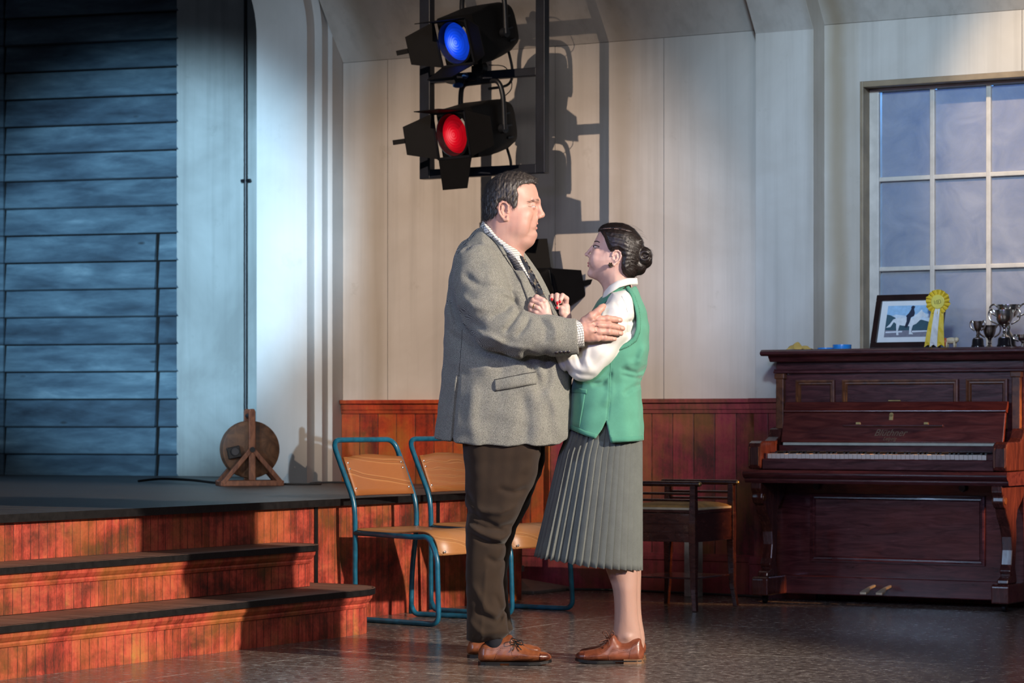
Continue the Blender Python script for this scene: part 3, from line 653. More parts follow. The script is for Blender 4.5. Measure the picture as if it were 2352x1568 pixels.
M['silver'] = simple('tarnished_silver', (0.62, 0.58, 0.52), 0.22, metal=1.0, var=0.25, scale=14)
M['pewter'] = simple('dull_pewter', (0.30, 0.25, 0.21), 0.33, metal=1.0, var=0.25, scale=14)
M['plinth'] = simple('black_plinth', (0.012, 0.010, 0.012), 0.18)
def trophy(label, px, y, zt, bowl_r, bowl_h, stem_h, base_r, base_h, mt, handle=True, lip=1.05):
    """silver cup: plinth, stem, bowl and two handles; zt = row of its rim in the picture"""
    p = pw(px, y); t = thing('trophy_cup', label, 'trophy', p, RZ, 'trophy cups on the piano')
    z0 = base_h
    if base_h > 0: MB().lathe([(base_r*1.1, 0), (base_r*1.1, 0.008), (base_r, 0.012), (base_r*0.92, base_h-0.004), (base_r*0.85, base_h)], n=24).build('plinth', M['plinth'], t, smooth=True)
    fr = base_r*0.8; s = stem_h
    MB().lathe([(fr, z0), (fr, z0+0.004), (fr*0.55, z0+s*0.22), (0.006, z0+s*0.42), (0.0095, z0+s*0.55), (0.0055, z0+s*0.68), (0.007, z0+s*0.9), (bowl_r*0.35, z0+s+0.002)], n=24).build('stem', M[mt], t, smooth=True)
    z1 = z0+s; pr = [(0.004, z1)]
    for k in range(1, 9): a = k/8; pr.append((bowl_r*(math.sin(a*math.pi/2)**0.62), z1+bowl_h*(a**1.35)))
    pr += [(bowl_r*lip, z1+bowl_h+0.002), (bowl_r*lip, z1+bowl_h+0.005), (bowl_r*0.97, z1+bowl_h+0.003)]
    pr += [(bowl_r*0.9*(1-k/6), z1+bowl_h*(1-0.8*(k/6)**2)) for k in range(1, 6)]+[(1e-6, z1+bowl_h*0.18)]
    MB().lathe(pr, n=28).build('bowl', M[mt], t, smooth=True)
    if handle:
        for sg in (-1, 1):
            h = curve_pts([(sg*bowl_r*0.98, 0, z1+bowl_h*0.88), (sg*bowl_r*1.35, 0, z1+bowl_h*1.12), (sg*bowl_r*1.72, 0, z1+bowl_h*0.92), (sg*bowl_r*1.55, 0, z1+bowl_h*0.45), (sg*bowl_r*0.75, 0, z1+bowl_h*0.16)], 6)
            MB().tube(h, 0.0042, 8).build('handle', M[mt], t, smooth=True)
    return t
trophy('small narrow pewter trophy cup on a black plinth, leftmost of the cups', 2246, 0.34, 0, 0.021, 0.046, 0.032, 0.028, 0.040, 'pewter')
trophy('dark round pewter cup without a plinth, behind the small narrow cup', 2273, 0.40, 0, 0.031, 0.060, 0.040, 0.026, 0.0, 'pewter')
trophy('bright silver cup with two big handles, in front of the tallest cup', 2307, 0.32, 0, 0.044, 0.072, 0.052, 0.032, 0.042, 'silver')
trophy('tallest trophy cup with a wide bowl, behind the bright silver cup', 2317, 0.43, 0, 0.053, 0.062, 0.088, 0.034, 0.045, 'silver', lip=1.1)
trophy('low silver cup cut by the right end of the piano top', 2349, 0.33, 0, 0.026, 0.03, 0.022, 0.02, 0.0, 'silver')

# yellow duster, two rolls of blue tape and a small ornament
M['duster'] = simple('yellow_duster_cloth', (0.62, 0.40, 0.10), 0.85, bump=0.4, bscale=200)
yc = thing('duster', 'crumpled yellow cloth lying on the left end of the piano top', 'cloth', pw(1838, 0.30), RZ)
m = MB(); random.seed(3)
L = []
for i in range(17):
    t = i/16; row = []
    for j in range(11):
        s = j/10; x = (t-0.5)*0.115; y = (s-0.5)*0.09
        hgt = 0.034*math.exp(-((t-0.28)/0.22)**2)+0.018*math.exp(-((t-0.75)/0.2)**2)
        z = hgt*(math.sin(math.pi*s)**0.6)*(1+0.25*math.sin(11*t+5*s))+0.004*math.sin(17*t+3*s)*math.sin(math.pi*s)+0.002
        row.append((x+0.006*math.sin(9*s+t*4), y+0.008*math.sin(12*t), z))
    L.append(row)
m.loft(L, closed=False, caps=False); cl = m.build('cloth', M['duster'], yc, smooth=True)
s_ = cl.modifiers.new('thick', 'SOLIDIFY'); s_.thickness = 0.003; s_ = cl.modifiers.new('sub', 'SUBSURF'); s_.levels = s_.render_levels = 1
M['blue_tape'] = simple('blue_tape', (0.02, 0.22, 0.62), 0.3)
M['white_plastic'] = simple('white_plastic', (0.7, 0.72, 0.72), 0.4)
def tape(px, y, r, h, label):
    t = thing('tape_roll', label, 'tape', pw(px, y), RZ, 'blue tape rolls on the piano')
    MB().lathe([(r*0.62, 0), (r, 0), (r*1.01, h*0.1), (r*1.01, h*0.9), (r, h), (r*0.62, h), (r*0.6, h*0.9), (r*0.6, h*0.1)], n=28).build('tape', M['blue_tape'], t, smooth=True)
    c = MB(); c.lathe([(r*0.55, 0.0005), (r*0.61, 0.0005), (r*0.61, h*1.01), (r*0.55, h*1.01)], n=28).build('core', M['white_plastic'], t, smooth=True)
tape(1897, 0.31, 0.040, 0.008, 'thin flat blue roll, left of the thicker one on the piano top')
tb = tape(1934, 0.31, 0.044, 0.022, 'thicker blue roll beside the picture frame on the piano top')
M['cream_glaze'] = simple('cream_glaze', (0.66, 0.55, 0.36), 0.4, var=0.2, scale=60)
M['red_glaze'] = simple('orange_red_glaze', (0.50, 0.09, 0.03), 0.4)
po = thing('ornament', 'small cream and red animal ornament standing at the foot of the rosette', 'ornament', pw(2182, 0.27), RZ)
po.scale = (1.35, 1.35, 1.35)
m = MB(); m.ball((0.004, 0, 0.024), (0.022, 0.010, 0.011)); m.ball((0.024, -0.002, 0.026), (0.009, 0.008, 0.009))
for x in (-0.01, 0.018):
    for y in (-0.006, 0.006): m.tube([(x, y, 0.02), (x, y, 0.0)], 0.004, 8)
bd = m.build('body', M['cream_glaze'], po, smooth=True, fix=False)
MB().ball((-0.016, -0.001, 0.018), (0.009, 0.011, 0.016)).build('rump', M['red_glaze'], po, smooth=True, fix=False)

# ------------------------------------------------------------------ piano stool
M['stool_wood'] = wood('stool_mahogany', (0.018, 0.005, 0.005), (0.060, 0.017, 0.012), 5.0, (3, 3, 8), 0.25, coat=0.2)
M['gold_cloth'] = simple('worn_gold_velvet', (0.40, 0.22, 0.06), 0.75, var=0.3, scale=18, bump=0.3, bscale=300)
M['cream_braid'] = simple('cream_braid', (0.55, 0.48, 0.36), 0.8)
st = thing('piano_stool', 'mahogany piano stool with railed ends and a worn gold seat, left of the piano', 'stool', room(2.535, 0.985, 0), RZ)
sw_, sd_ = 0.165, 0.20
for sx_ in (-1, 1):
    for sy_ in (-1, 1):
        x, y = sx_*sw_, sy_*sd_; L = []
        for z, o, r_ in ((0.0, 0.016, 0.011), (0.10, 0.004, 0.013), (0.28, 0.0, 0.017), (0.40, 0.0, 0.018), (0.50, 0.0, 0.015), (0.575, 0.0, 0.014)):
            L.append([(x+sx_*o+dx*r_, y+sy_*o+dy*r_, z) for dx, dy in ((-1, -1), (1, -1), (1, 1), (-1, 1))])
        MB().loft(L).build('leg', M['stool_wood'], st, bevel=0.003)
m = MB()
m.box(-sw_, sw_, -sd_-0.009, -sd_+0.009, 0.315, 0.445); m.box(-sw_, sw_, sd_-0.009, sd_+0.009, 0.315, 0.445); m.box(-sw_-0.009, -sw_+0.009, -sd_, sd_, 0.315, 0.445); m.box(sw_-0.009, sw_+0.009, -sd_, sd_, 0.315, 0.445)
m.box(-sw_, sw_, -sd_-0.012, -sd_+0.0, 0.355, 0.362); m.box(-sw_, sw_, -sd_-0.012, -sd_+0.0, 0.395, 0.402)
m.build('seat_box', M['stool_wood'], st, bevel=0.002)
MB().box(-sw_-0.012, sw_+0.012, -sd_+0.016, sd_-0.016, 0.445, 0.462).build('seat_frame', M['stool_wood'], st, bevel=0.004)
L = []
for o, z in ((0, 0.460), (-0.002, 0.470), (0.012, 0.480), (0.04, 0.489), (0.085, 0.494), (0.13, 0.495)):
    L.append([(sgx*(sw_+0.004-o), sgy*(sd_-0.020-o*1.2), z) for sgx, sgy in ((-1, -1), (0, -1), (1, -1), (1, 0), (1, 1), (0, 1), (-1, 1), (-1, 0))])
cu = MB().loft(L).build('cushion', M['gold_cloth'], st, smooth=True)
m = MB(); q = [(sgx*(sw_+0.006), sgy*(sd_-0.018), 0.466) for sgx, sgy in ((-1, -1), (1, -1), (1, 1), (-1, 1))]
for a_, b_ in zip(q, q[1:]+q[:1]): m.bar(a_, b_, 0.004, 0.010)
m.build('braid', M['cream_braid'], cu)
for y in (-sd_, sd_):
    m = MB(); m.tube([(-sw_-0.03, y, 0.580), (sw_+0.03, y, 0.580)], 0.012, 12); m.build('arm_rail', M['stool_wood'], st, smooth=True)
    for z in (0.535, 0.505): MB().tube([(-sw_, y, z), (sw_, y, z)], 0.006, 8).build('spindle', M['stool_wood'], st, smooth=True)
    for x in (-sw_-0.03, sw_+0.03): MB().ball((x, y, 0.580), 0.011, 8).build('rail_end', M['brass'], st, smooth=True, fix=False)
MB().box(-sw_, sw_, -sd_+0.02, sd_-0.02, 0.145, 0.153).build('shelf', M['stool_wood'], st, bevel=0.002)
wp = thing('wooden_post', 'short white painted wooden post standing behind the piano stool', 'post', room(2.235, 0.24, 0), RZ)
MB().box(-0.035, 0.035, -0.035, 0.035, 0, 0.40).build('post', simple('flaking_white_paint', (0.62, 0.62, 0.58), 0.5, var=0.2, scale=30), wp, bevel=0.004)
MB().box(-0.045, 0.045, -0.045, 0.045, 0.40, 0.42).build('cap', M['stool_wood'], wp, bevel=0.003)

# ------------------------------------------------------------------ tubular chairs
M['teal'] = simple('teal_enamel_tube', (0.008, 0.10, 0.17), 0.28, var=0.35, scale=25)
def ply(name, c1, c2, c3, sc, seed):
    k = N(name); co = k.coord('Object', (1.0, 1.0, 1.0), loc=(seed, seed*0.7, 0))
    wv = k.n('ShaderNodeTexWave', wave_type='RINGS', rings_direction='Y'); k.set(wv.inputs['Vector'], k.coord('Object', (3.2, 3.2, 9), loc=(seed, 0, seed*0.4)))
    for nm, v in (('Scale', sc), ('Distortion', 9.0), ('Detail', 2.5), ('Detail Scale', 0.7)): wv.inputs[nm].default_value = v
    col = k.ramp(wv.outputs['Fac'], [(0.0, c2), (0.80, c2), (0.92, c3), (0.97, c1), (1.0, c2)])
    fine = k.noise(k.coord('Object', (6, 6, 90)), 4, 5, 0.7)
    col = k.mix(k.math('MULTIPLY', k.ramp(fine, [(0.5, (0, 0, 0)), (0.7, (1, 1, 1))]), 0.3), col, c1)
    k.bsdf(col, 0.38, 0, 0.45, k.bump(fine, 0.08, 0.002)); return k.m
M['ply_back'] = ply('orange_plywood_back', (0.22, 0.075, 0.02), (0.33, 0.115, 0.034), (0.46, 0.20, 0.07), 0.45, 2.7)
M['ply_seat'] = ply('orange_plywood_seat', (0.26, 0.10, 0.03), (0.42, 0.18, 0.062), (0.52, 0.26, 0.10), 0.6, 5.1)
M['screw'] = simple('steel_screw', (0.6, 0.6, 0.6), 0.3, metal=0.9)
CHG = 'tubular stacking chairs by the platform'
def chair(label):
    """front = local -y, origin under the front left corner seen from behind; sideways = local x"""
    t = thing('tubular_chair', label, 'chair', group=CHG)
    W, D, r_ = 0.43, 0.45, 0.0115
    xs = {0: 0.0, 1: W}
    # one bent tube for the back: up the left post, over the top, down the right post
    def post(x, s):
        return [(x+s*0.02, D, r_), (x+s*0.015, D, 0.20), (x, D-0.015, 0.40), (x, D-0.01, 0.52), (x+s*0.0, D+0.055, 0.655), (x, D+0.10, 0.775)]
    a = post(0, 1)+[(0.05, D+0.125, 0.785)]; b_ = post(W, -1)+[(W-0.05, D+0.125, 0.785)]
    path = round_path(post(0, 1)[:-1]+[(0, D+0.115, 0.785), (W, D+0.115, 0.785)]+post(W, -1)[:-1][::-1], [0, 0.1, 0.1, 0.1, 0.08, 0.055, 0.055, 0.08, 0.1, 0.1, 0.1, 0], 6)
    MB().tube(path, r_, 12).build('back_tube', M['teal'], t, smooth=True, fix=False)
    for x, s in ((0, 1), (W, -1)):
        # side tube: from the seat back forward, down the front leg and back along the floor into the rear leg
        side = round_path([(x, D-0.015, 0.385), (x+s*0.0, 0.10, 0.375), (x, 0.035, 0.38), (x-s*0.012, -0.02, 0.30), (x-s*0.02, -0.035, r_), (x+s*0.02, D-0.02, r_), (x+s*0.02, D, 0.05)], [0, 0.05, 0.04, 0.04, 0.045, 0.03, 0], 6)
        MB().tube(side, r_, 12).build('side_tube', M['teal'], t, smooth=True, fix=False)
    prof = [(D-0.015, 0.404), (D-0.08, 0.398), (D-0.20, 0.394), (0.17, 0.398), (0.10, 0.404), (0.045, 0.400), (0.008, 0.378), (-0.012, 0.345), (-0.022, 0.300)]
    prof = [(p.y, p.z) for p in curve_pts([(0, y, z) for y, z in prof], 5)]
    m = MB(); L = [[(x, y, z) for x in (0.002, W*0.33, W*0.66, W-0.002)] for y, z in prof]
    m.loft(L, closed=False, caps=False); se = m.build('seat', M['ply_seat'], t, smooth=True, fix=False)
    s_ = se.modifiers.new('ply', 'SOLIDIFY'); s_.thickness = 0.008; s_.offset = 1
    L = []
    for i in range(7):
        z = 0.545+0.17*i/6; yb = D+0.0+(z-0.52)*0.415+0.0
        L.append([(0.012+(W-0.024)*j/10, yb-0.018+0.030*(math.sin(math.pi*j/10)), z+(0.006*math.cos(math.pi*(j-5)/5) if i == 6 else 0)) for j in range(11)])
    m = MB(); m.loft(L, closed=False, caps=False); br = m.build('backrest', M['ply_back'], t, smooth=True, fix=False)
    s_ = br.modifiers.new('ply', 'SOLIDIFY'); s_.thickness = 0.008; s_.offset = 0
    for x in (0.03, W-0.03):
        for z in (0.575, 0.66, 0.685):
            MB().ball((x, D+(z-0.52)*0.415-0.018+0.030*math.sin(math.pi*(x-0.012)/(W-0.024))-0.005, z), (0.006, 0.003, 0.006), 6).build('screw', M['screw'], br, smooth=True, fix=False)
    for x in (0.03, W-0.03):
        MB().ball((x, -0.031, 0.315), (0.006, 0.003, 0.006), 6).build('screw', M['screw'], se, smooth=True, fix=False)
    return t
c1 = chair('tubular chair with orange plywood backrest, fully seen beside the rounded step')
# forward direction of the chairs in the room
ang = math.radians(-36); fwd = Vector((math.cos(ang), math.sin(ang), 0)); side = Vector((-math.sin(ang), math.cos(ang), 0))
c1.rotation_euler = (0, 0, math.atan2(side.y, side.x)); c1.location = (-0.325, 11.40, 0)
c2 = copy_tree(c1); c2['label'] = 'tubular chair with swirling grain on its backrest, half hidden behind the man'
c2.location = (-0.015+0.0, 11.98, 0)
c3m = ply('swirled_plywood_back', (0.20, 0.07, 0.02), (0.33, 0.115, 0.034), (0.50, 0.23, 0.08), 1.1, 0.4)
for ch in c2.children:
    if ch.name.startswith('backrest'): ch.data = ch.data.copy(); ch.data.materials[0] = c3m

# ------------------------------------------------------------------ cable drum on the platform
M['drum_wood'] = wood('brown_drum_wood', (0.055, 0.024, 0.012), (0.16, 0.075, 0.035), 5, (3, 3, 3), 0.5, contrast=(0.35, 0.65))
M['drum_post'] = wood('reddish_stand_wood', (0.10, 0.032, 0.018), (0.30, 0.115, 0.055), 6, (6, 6, 2), 0.45)
dr = thing('cable_drum', 'wooden cable drum on an A-frame stand before the arch on the platform', 'cable drum', (-1.363, 14.02, 0.53), math.radians(14))
for y, s in ((-0.085, 'front'), (0.085, 'back')):
    m = MB(); m.box(-0.165, 0.165, y-0.014, y+0.014, 0.0, 0.028); m.build('base_bar', M['drum_post'], dr, bevel=0.003)
    m = MB(); m.prism([(-0.0175, 0.028), (0.0175, 0.028), (0.0175, 0.385), (0.010, 0.398), (-0.010, 0.398), (-0.0175, 0.385)], y-0.012, y+0.012, 'y'); m.build('upright', M['drum_post'], dr, bevel=0.004)
    for sg in (-1, 1): MB().bar((sg*0.155, y, 0.012), (sg*0.008, y, 0.185), 0.024, 0.030, (0, 1, 0)).build('brace', M['drum_post'], dr, bevel=0.003)
for x in (-0.155, 0.155): MB().box(x-0.012, x+0.012, -0.07, 0.07, 0.0, 0.022).build('cross_bar', M['drum_post'], dr, bevel=0.003)
MB().lathe([(0.013, -0.085), (0.013, 0.085)], (0, 0, 0.362), 14, 'y').build('carry_handle', M['black'], dr, smooth=True)
for y0, y1 in ((-0.060, -0.052), (0.052, 0.060)):
    MB().lathe([(0.145, y0), (0.148, y0+0.002), (0.148, y1-0.002), (0.145, y1)], (0, 0, 0.188), 48, 'y').build('flange', M['drum_wood'], dr, smooth=True)
MB().lathe([(0.10, -0.052), (0.10, 0.052)], (0, 0, 0.188), 32, 'y').build('wound_cable', M['rubber'], dr, smooth=True)
MB().lathe([(0.014, -0.105), (0.014, 0.105)], (0, 0, 0.188), 14, 'y').build('axle', M['black'], dr, smooth=True)
sk = MB().box(-0.040, 0.028, -0.085, -0.060, -0.030, 0.030).move(Matrix.Translation((-0.086, 0, 0.175)) @ Matrix.Rotation(math.radians(-12), 4, 'Y')).build('socket_box', M['black'], dr, bevel=0.004)
MB().lathe([(0.022, -0.092), (0.020, -0.094), (0.016, -0.088), (0.0, -0.088)], (-0.088, 0, 0.178), 20, 'y').build('socket', simple('grey_socket', (0.05, 0.05, 0.055), 0.3), sk, smooth=True)
tag(MB().tube(curve_pts([(-2.04, 14.75, 0.537), (-1.90, 14.60, 0.552), (-1.72, 14.42, 0.55), (-1.56, 14.27, 0.538), (-1.42, 14.17, 0.538)], 8), 0.007, 8).build('cable', M['rubber'], smooth=True, fix=False),
    'thick black cable curving over the deck from the left to the cable drum', 'cable')
tag(MB().tube(curve_pts([(-1.26, 14.10, 0.536), (-1.15, 14.06, 0.536), (-1.0, 14.10, 0.536), tuple(room(0.06, 0.40, 0.536)), tuple(room(0.14, 0.30, 0.540)), tuple(room(0.30, 0.2, 0.536))], 8), 0.005, 8).build('cable', M['rubber'], smooth=True, fix=False),
    'thin black cable lying along the foot of the arch, right of the drum', 'cable')
pp = thing('pipe', 'thin black vertical pipe against the stage panel behind the cable drum', 'pipe', room(-1.262, -0.86, 0.53), RZ)
MB().tube([(0, 0, 0), (0, 0, 3.1)], 0.0115, 10).build('tube', M['black'], pp, smooth=True)
MB().tube([(-0.03, 0, 1.76), (0.035, 0, 1.76)], 0.010, 8).build('clip', M['black'], pp, smooth=True)
# ------------------------------------------------------------------ hanging frame with two stage lanterns
def on_b(px, py, b):
    """point on the plane b metres out from the back wall, seen at a picture position"""
    q = (px-1176)/F; ox, oy = CORNER[0]-b*V[0], CORNER[1]-b*V[1]
    a = (q*oy-ox)/(U[0]-q*U[1]); Y = oy+a*U[1]; return a, HCAM-(py-YH)*Y/F
BR = 0.62
aL, aR = on_b(981, 300, BR)[0], on_b(1246, 300, BR)[0]
zB = on_b(1246, 387, BR)[1]; zM = on_b(1246, 164, BR)[1]
M['rig'] = simple('blue_black_steel', (0.006, 0.009, 0.018), 0.35, var=0.4, scale=12)
rg = thing('lighting_frame', 'black steel ladder frame hanging before the wall and carrying two stage lanterns', 'lighting frame', room((aL+aR)/2, BR, zB), RZ)
hw = (aR-aL)/2
for x, w_ in ((-hw, 0.062), (hw, 0.052)): MB().box(x-w_/2, x+w_/2, -0.025, 0.025, -0.024, 1.6).build('post', M['rig'], rg, bevel=0.004)
for z, h_ in ((0.0, 0.048), (zM-zB, 0.042), (2*(zM-zB), 0.042)): MB().box(-hw+0.026, hw-0.026, -0.02, 0.02, z-h_/2, z+h_/2).build('cross_bar', M['rig'], rg, bevel=0.004)

def lens_mat(name, col, bright, strength):
    k = N(name); co = k.coord('Object', (1, 1, 1))
    wv = k.n('ShaderNodeTexWave', wave_type='RINGS', rings_direction='Y'); k.set(wv.inputs['Vector'], co)
    wv.inputs['Scale'].default_value = 22; wv.inputs['Distortion'].default_value = 0.4
    hot = k.n('ShaderNodeTexGradient', gradient_type='SPHERICAL'); k.set(hot.inputs[0], k.coord('Object', (12, 1, 12), loc=(0.35, 0.2, 0.1)))
    f = k.math('ADD', k.math('MULTIPLY', hot.outputs['Fac'], 0.6), k.math('MULTIPLY', k.math('MULTIPLY', wv.outputs['Fac'], 0.16), k.math('ADD', hot.outputs['Fac'], 0.25)))
    c = k.ramp(f, [(0.0, tuple(x*0.35 for x in col)), (0.35, col), (0.95, bright)])
    k.bsdf(tuple(x*0.3 for x in col), 0.1, 0, 0.5, None, Emission_Color=c, Emission_Strength=strength); return k.m
def lantern(label, loc, yaw, pitch, lens, yoke_up=True, flaps=(70, 25, 30, 60), knob=None):
    """front = local -y before turning; flaps = opening of top, left, bottom and right door in degrees from the lens plane"""
    t = thing('stage_lantern', label, 'stage lantern', loc, yaw)
    P = Matrix.Rotation(pitch, 4, 'X')
    def sect(y, hw_, h0, h1, c=0.35, n=6):
        pts = []
        for (sx_, z_, an0) in ((1, h0, -90), (1, h1, 0), (-1, h1, 90), (-1, h0, 180)):
            r_ = c*min(hw_, (h1-h0)/2)
            cx, cz_ = sx_*(hw_-r_), (h0+r_ if z_ == h0 else h1-r_)
            for k in range(n):
                an = math.radians(an0+90*k/(n-1)); pts.append((cx+r_*math.cos(an), y, cz_+r_*math.sin(an)))
        return pts
    m = MB(); m.loft([sect(-0.165, 0.125, -0.125, 0.125, 0.12), sect(-0.08, 0.128, -0.128, 0.130, 0.12), sect(0.0, 0.126, -0.125, 0.140, 0.3), sect(0.09, 0.118, -0.115, 0.135, 0.4), sect(0.15, 0.105, -0.095, 0.115, 0.45), sect(0.185, 0.075, -0.06, 0.085, 0.5)])
    h = m.move(P).build('housing', M['black_matt'], t, smooth=True, bevel=0.0)
    m = MB(); m.lathe([(0.108, -0.165), (0.112, -0.20), (0.104, -0.205), (0.098, -0.175), (0.094, -0.168)], n=36, axis='y'); m.move(P).build('lens_ring', M['black'], h, smooth=True)
    m = MB(); m.lathe([(0.096, -0.170), (0.085, -0.178), (0.06, -0.186), (0.03, -0.191), (0.0, -0.192)], n=36, axis='y'); lo = m.build('lens', lens, h, smooth=True); lo.rotation_euler = (pitch, 0, 0)
    for z in (-0.06, 0.0, 0.06): MB().box(-0.128, 0.128, 0.06, 0.10, z-0.004, z+0.004).move(P).build('vent', M['black'], h)
    m = MB(); S = 0.118; y = -0.205
    for b_ in ((-S, S, S-0.012, S), (-S, S, -S, -S+0.012), (-S, -S+0.012, -S, S), (S-0.012, S, -S, S)): m.box(b_[0], b_[1], y-0.006, y+0.002, b_[2], b_[3])
    bd = m.move(P).build('barndoor_frame', M['black'], t)
    for i, an in enumerate(flaps):
        if an is None: continue
        m = MB(); w0, w1, L_ = 0.115, 0.085 if i % 2 == 0 else 0.07, 0.155
        m.prism([(-w0, 0), (w0, 0), (w1, L_), (-w1, L_)], -0.002, 0.002, 'y')
        if i == 1: m.box(-0.012, 0.012, -0.008, 0.008, L_, L_+0.06)
        # door hinged on the top edge, then turned round the lens axis
        T = Matrix.Rotation(math.radians((0, 90, 180, 270)[i]), 4, 'Y') @ Matrix.Translation((0, y, S-0.004)) @ Matrix.Rotation(math.radians(an), 4, 'X')
        if i in (1, 3): T = Matrix.Rotation(math.radians(-90 if i == 1 else 90), 4, 'Y') @ Matrix.Translation((0, y, S-0.004)) @ Matrix.Rotation(math.radians(an), 4, 'X')
        m.move(P @ T).build('barn_door', M['black_matt'], bd)
    if yoke_up:
        yk = round_path([(-0.15, 0.02, -0.01), (-0.15, 0.01, 0.16), (-0.13, 0.0, 0.235), (0.13, 0.0, 0.235), (0.15, 0.01, 0.16), (0.15, 0.02, -0.01)], [0, 0.05, 0.05, 0.05, 0.05, 0], 5)
        MB().tube(yk, 0.013, 10).build('yoke', M['black'], t, smooth=True)
        for x in (-0.142, 0.142): MB().lathe([(0.024, x-0.014), (0.024, x+0.014)], (0, 0.02, -0.005), 14, 'x').build('tilt_knob', M['black'], t, smooth=True)
        m = MB(); m.box(-0.014, 0.014, -0.014, 0.014, 0.235, 0.275); m.lathe([(0.036, -0.018), (0.036, 0.018)], (0, 0, 0.305), 16, 'y'); m.box(-0.05, -0.02, -0.012, 0.012, 0.29, 0.32)
        cl = m.build('hook_clamp', M['black'], t)
        if knob: MB().ball((-0.075, -0.03, 0.27), (0.022, 0.012, 0.015), 8).build('clamp_knob', knob, cl, smooth=True, fix=False)
        MB().tube(curve_pts([(0.08, 0.05, 0.14), (0.16, 0.06, 0.20), (0.13, 0.05, 0.30), (0.04, 0.02, 0.32)], 8), 0.0025, 6).build('safety_wire', M['black'], t, smooth=True, fix=False)
    MB().tube(curve_pts([tuple(P @ Vector((0.0, 0.16, -0.07))), (0.02, 0.20, -0.16), (0.03, 0.16, -0.24), (0.0, 0.05, -0.27)], 8), 0.007, 8).build('power_lead', M['rubber'], t, smooth=True, fix=False)
    return t
M['knob_blue'] = simple('blue_knob', (0.02, 0.08, 0.30), 0.3)
M['lens_blue'] = lens_mat('blue_gel_lens', (0.005, 0.06, 0.75), (0.35, 0.55, 1.0), 1.15)
M['lens_red'] = lens_mat('red_gel_lens', (0.55, 0.003, 0.012), (1.0, 0.18, 0.2), 1.0)
def lpt(px, py, b): a, z = on_b(px, py, b); return room(a, b, z)
lantern('stage lantern with a blue glowing lens, upper one on the black frame', lpt(1106, 78, BR+0.02), math.radians(-44), math.radians(18), M['lens_blue'], flaps=(82, 30, 78, 25), knob=None)
lantern('stage lantern with a red glowing lens, lower one on the black frame', lpt(1103, 297, BR+0.02), math.radians(-44), math.radians(12), M['lens_red'], flaps=(80, 40, 12, -5), knob=M['knob_blue'])
for px, py, lab in ((1050, 193, 'black clamp with a blue knob under the middle bar of the frame'), (1050, 408, 'black clamp with a blue knob under the bottom bar of the frame')):
    t = thing('clamp', lab, 'clamp', lpt(px, py, BR), RZ, 'clamps on the lighting frame')
    m = MB(); m.prism([(-0.07, 0.028), (-0.05, 0.005), (0.02, -0.012), (0.055, 0.0), (0.07, 0.028)], -0.022, 0.022, 'y'); m.build('jaw', M['black'], t, bevel=0.003)
    MB().ball((0.02, -0.024, -0.010), (0.032, 0.012, 0.014), 8).build('knob', M['knob_blue'], t, smooth=True, fix=False)

# floor lantern on a stand behind the couple
stx = room(1.275, 0.30, 0)
sl_ = thing('lamp_stand', 'black lantern stand on a grey pyramid foot behind the couple', 'lamp stand', stx, RZ)
M['grey_iron'] = simple('grey_cast_iron', (0.10, 0.095, 0.085), 0.55, var=0.3, scale=14)
m = MB(); m.loft([[(x*s_, y*s_, z) for x, y in ((-1, -1), (1, -1), (1, 1), (-1, 1))] for s_, z in ((0.20, 0.0), (0.20, 0.016), (0.06, 0.052), (0.022, 0.062))]); m.build('foot', M['grey_iron'], sl_, bevel=0.004)
MB().lathe([(0.017, 0.06), (0.017, 0.75), (0.0125, 0.76), (0.0125, 1.31)], n=14).build('column', M['black'], sl_, smooth=True)
MB().lathe([(0.028, 0.10), (0.028, 0.13)], n=14).build('collar', M['grey_iron'], sl_, smooth=True)
ln = lantern('unlit black stage lantern on the floor stand, seen between the couple', (stx.x-0.012, stx.y, 1.47), math.radians(150), math.radians(-20), M['black'], yoke_up=False, flaps=(25, 40, 30, 40))
m = MB(); m.tube(round_path([(-0.14, 0, 0), (-0.14, 0, -0.15), (0.14, 0, -0.15), (0.14, 0, 0)], 0.05, 5), 0.012, 10); m.build('yoke', M['black'], ln, smooth=True)
tag(MB().tube(curve_pts([tuple(room(1.30, 0.22, 0.008)), tuple(room(1.7, 0.10, 0.008)), tuple(room(2.1, 0.13, 0.008)), tuple(room(2.5, 0.18, 0.008)), tuple(room(2.62, 0.24, 0.008))], 8), 0.0065, 8).build('cable', M['rubber'], smooth=True, fix=False),
    'black cable lying on the floor along the dado behind the stool', 'cable')
# ------------------------------------------------------------------ sculpting helper: smooth solids on a grid, turned into one skin
D0 = 9.79; KP = D0/F                       # distance of the couple; metres per picture pixel at that distance
YFL = YH+HCAM/KP                           # level of the floor in these units
def pc(x, y, w=0.0):
    """place a point so far in front of / behind the couple's plane that it is seen at (x, y)"""
    s = 1+w/F
    return (1176+(x-1176)*s, YH+(y-YH)*s, w)
def pcs(pts, w): return [pc(x, y, w)[:2] for x, y in pts]
def smin(a, b, k):
    if k <= 0: return np.minimum(a, b)
    h = np.clip(0.5+0.5*(b-a)/k, 0, 1); return b+(a-b)*h-k*h*(1-h)
def smax(a, b, k): return -smin(-a, -b, k)
def seg_d2(px, py, a, b):
    ax, ay = a; bx, by = b; dx, dy = bx-ax, by-ay
    t = np.clip(((px-ax)*dx+(py-ay)*dy)/max(dx*dx+dy*dy, 1e-9), 0, 1)
    return (px-ax-t*dx)**2+(py-ay-t*dy)**2
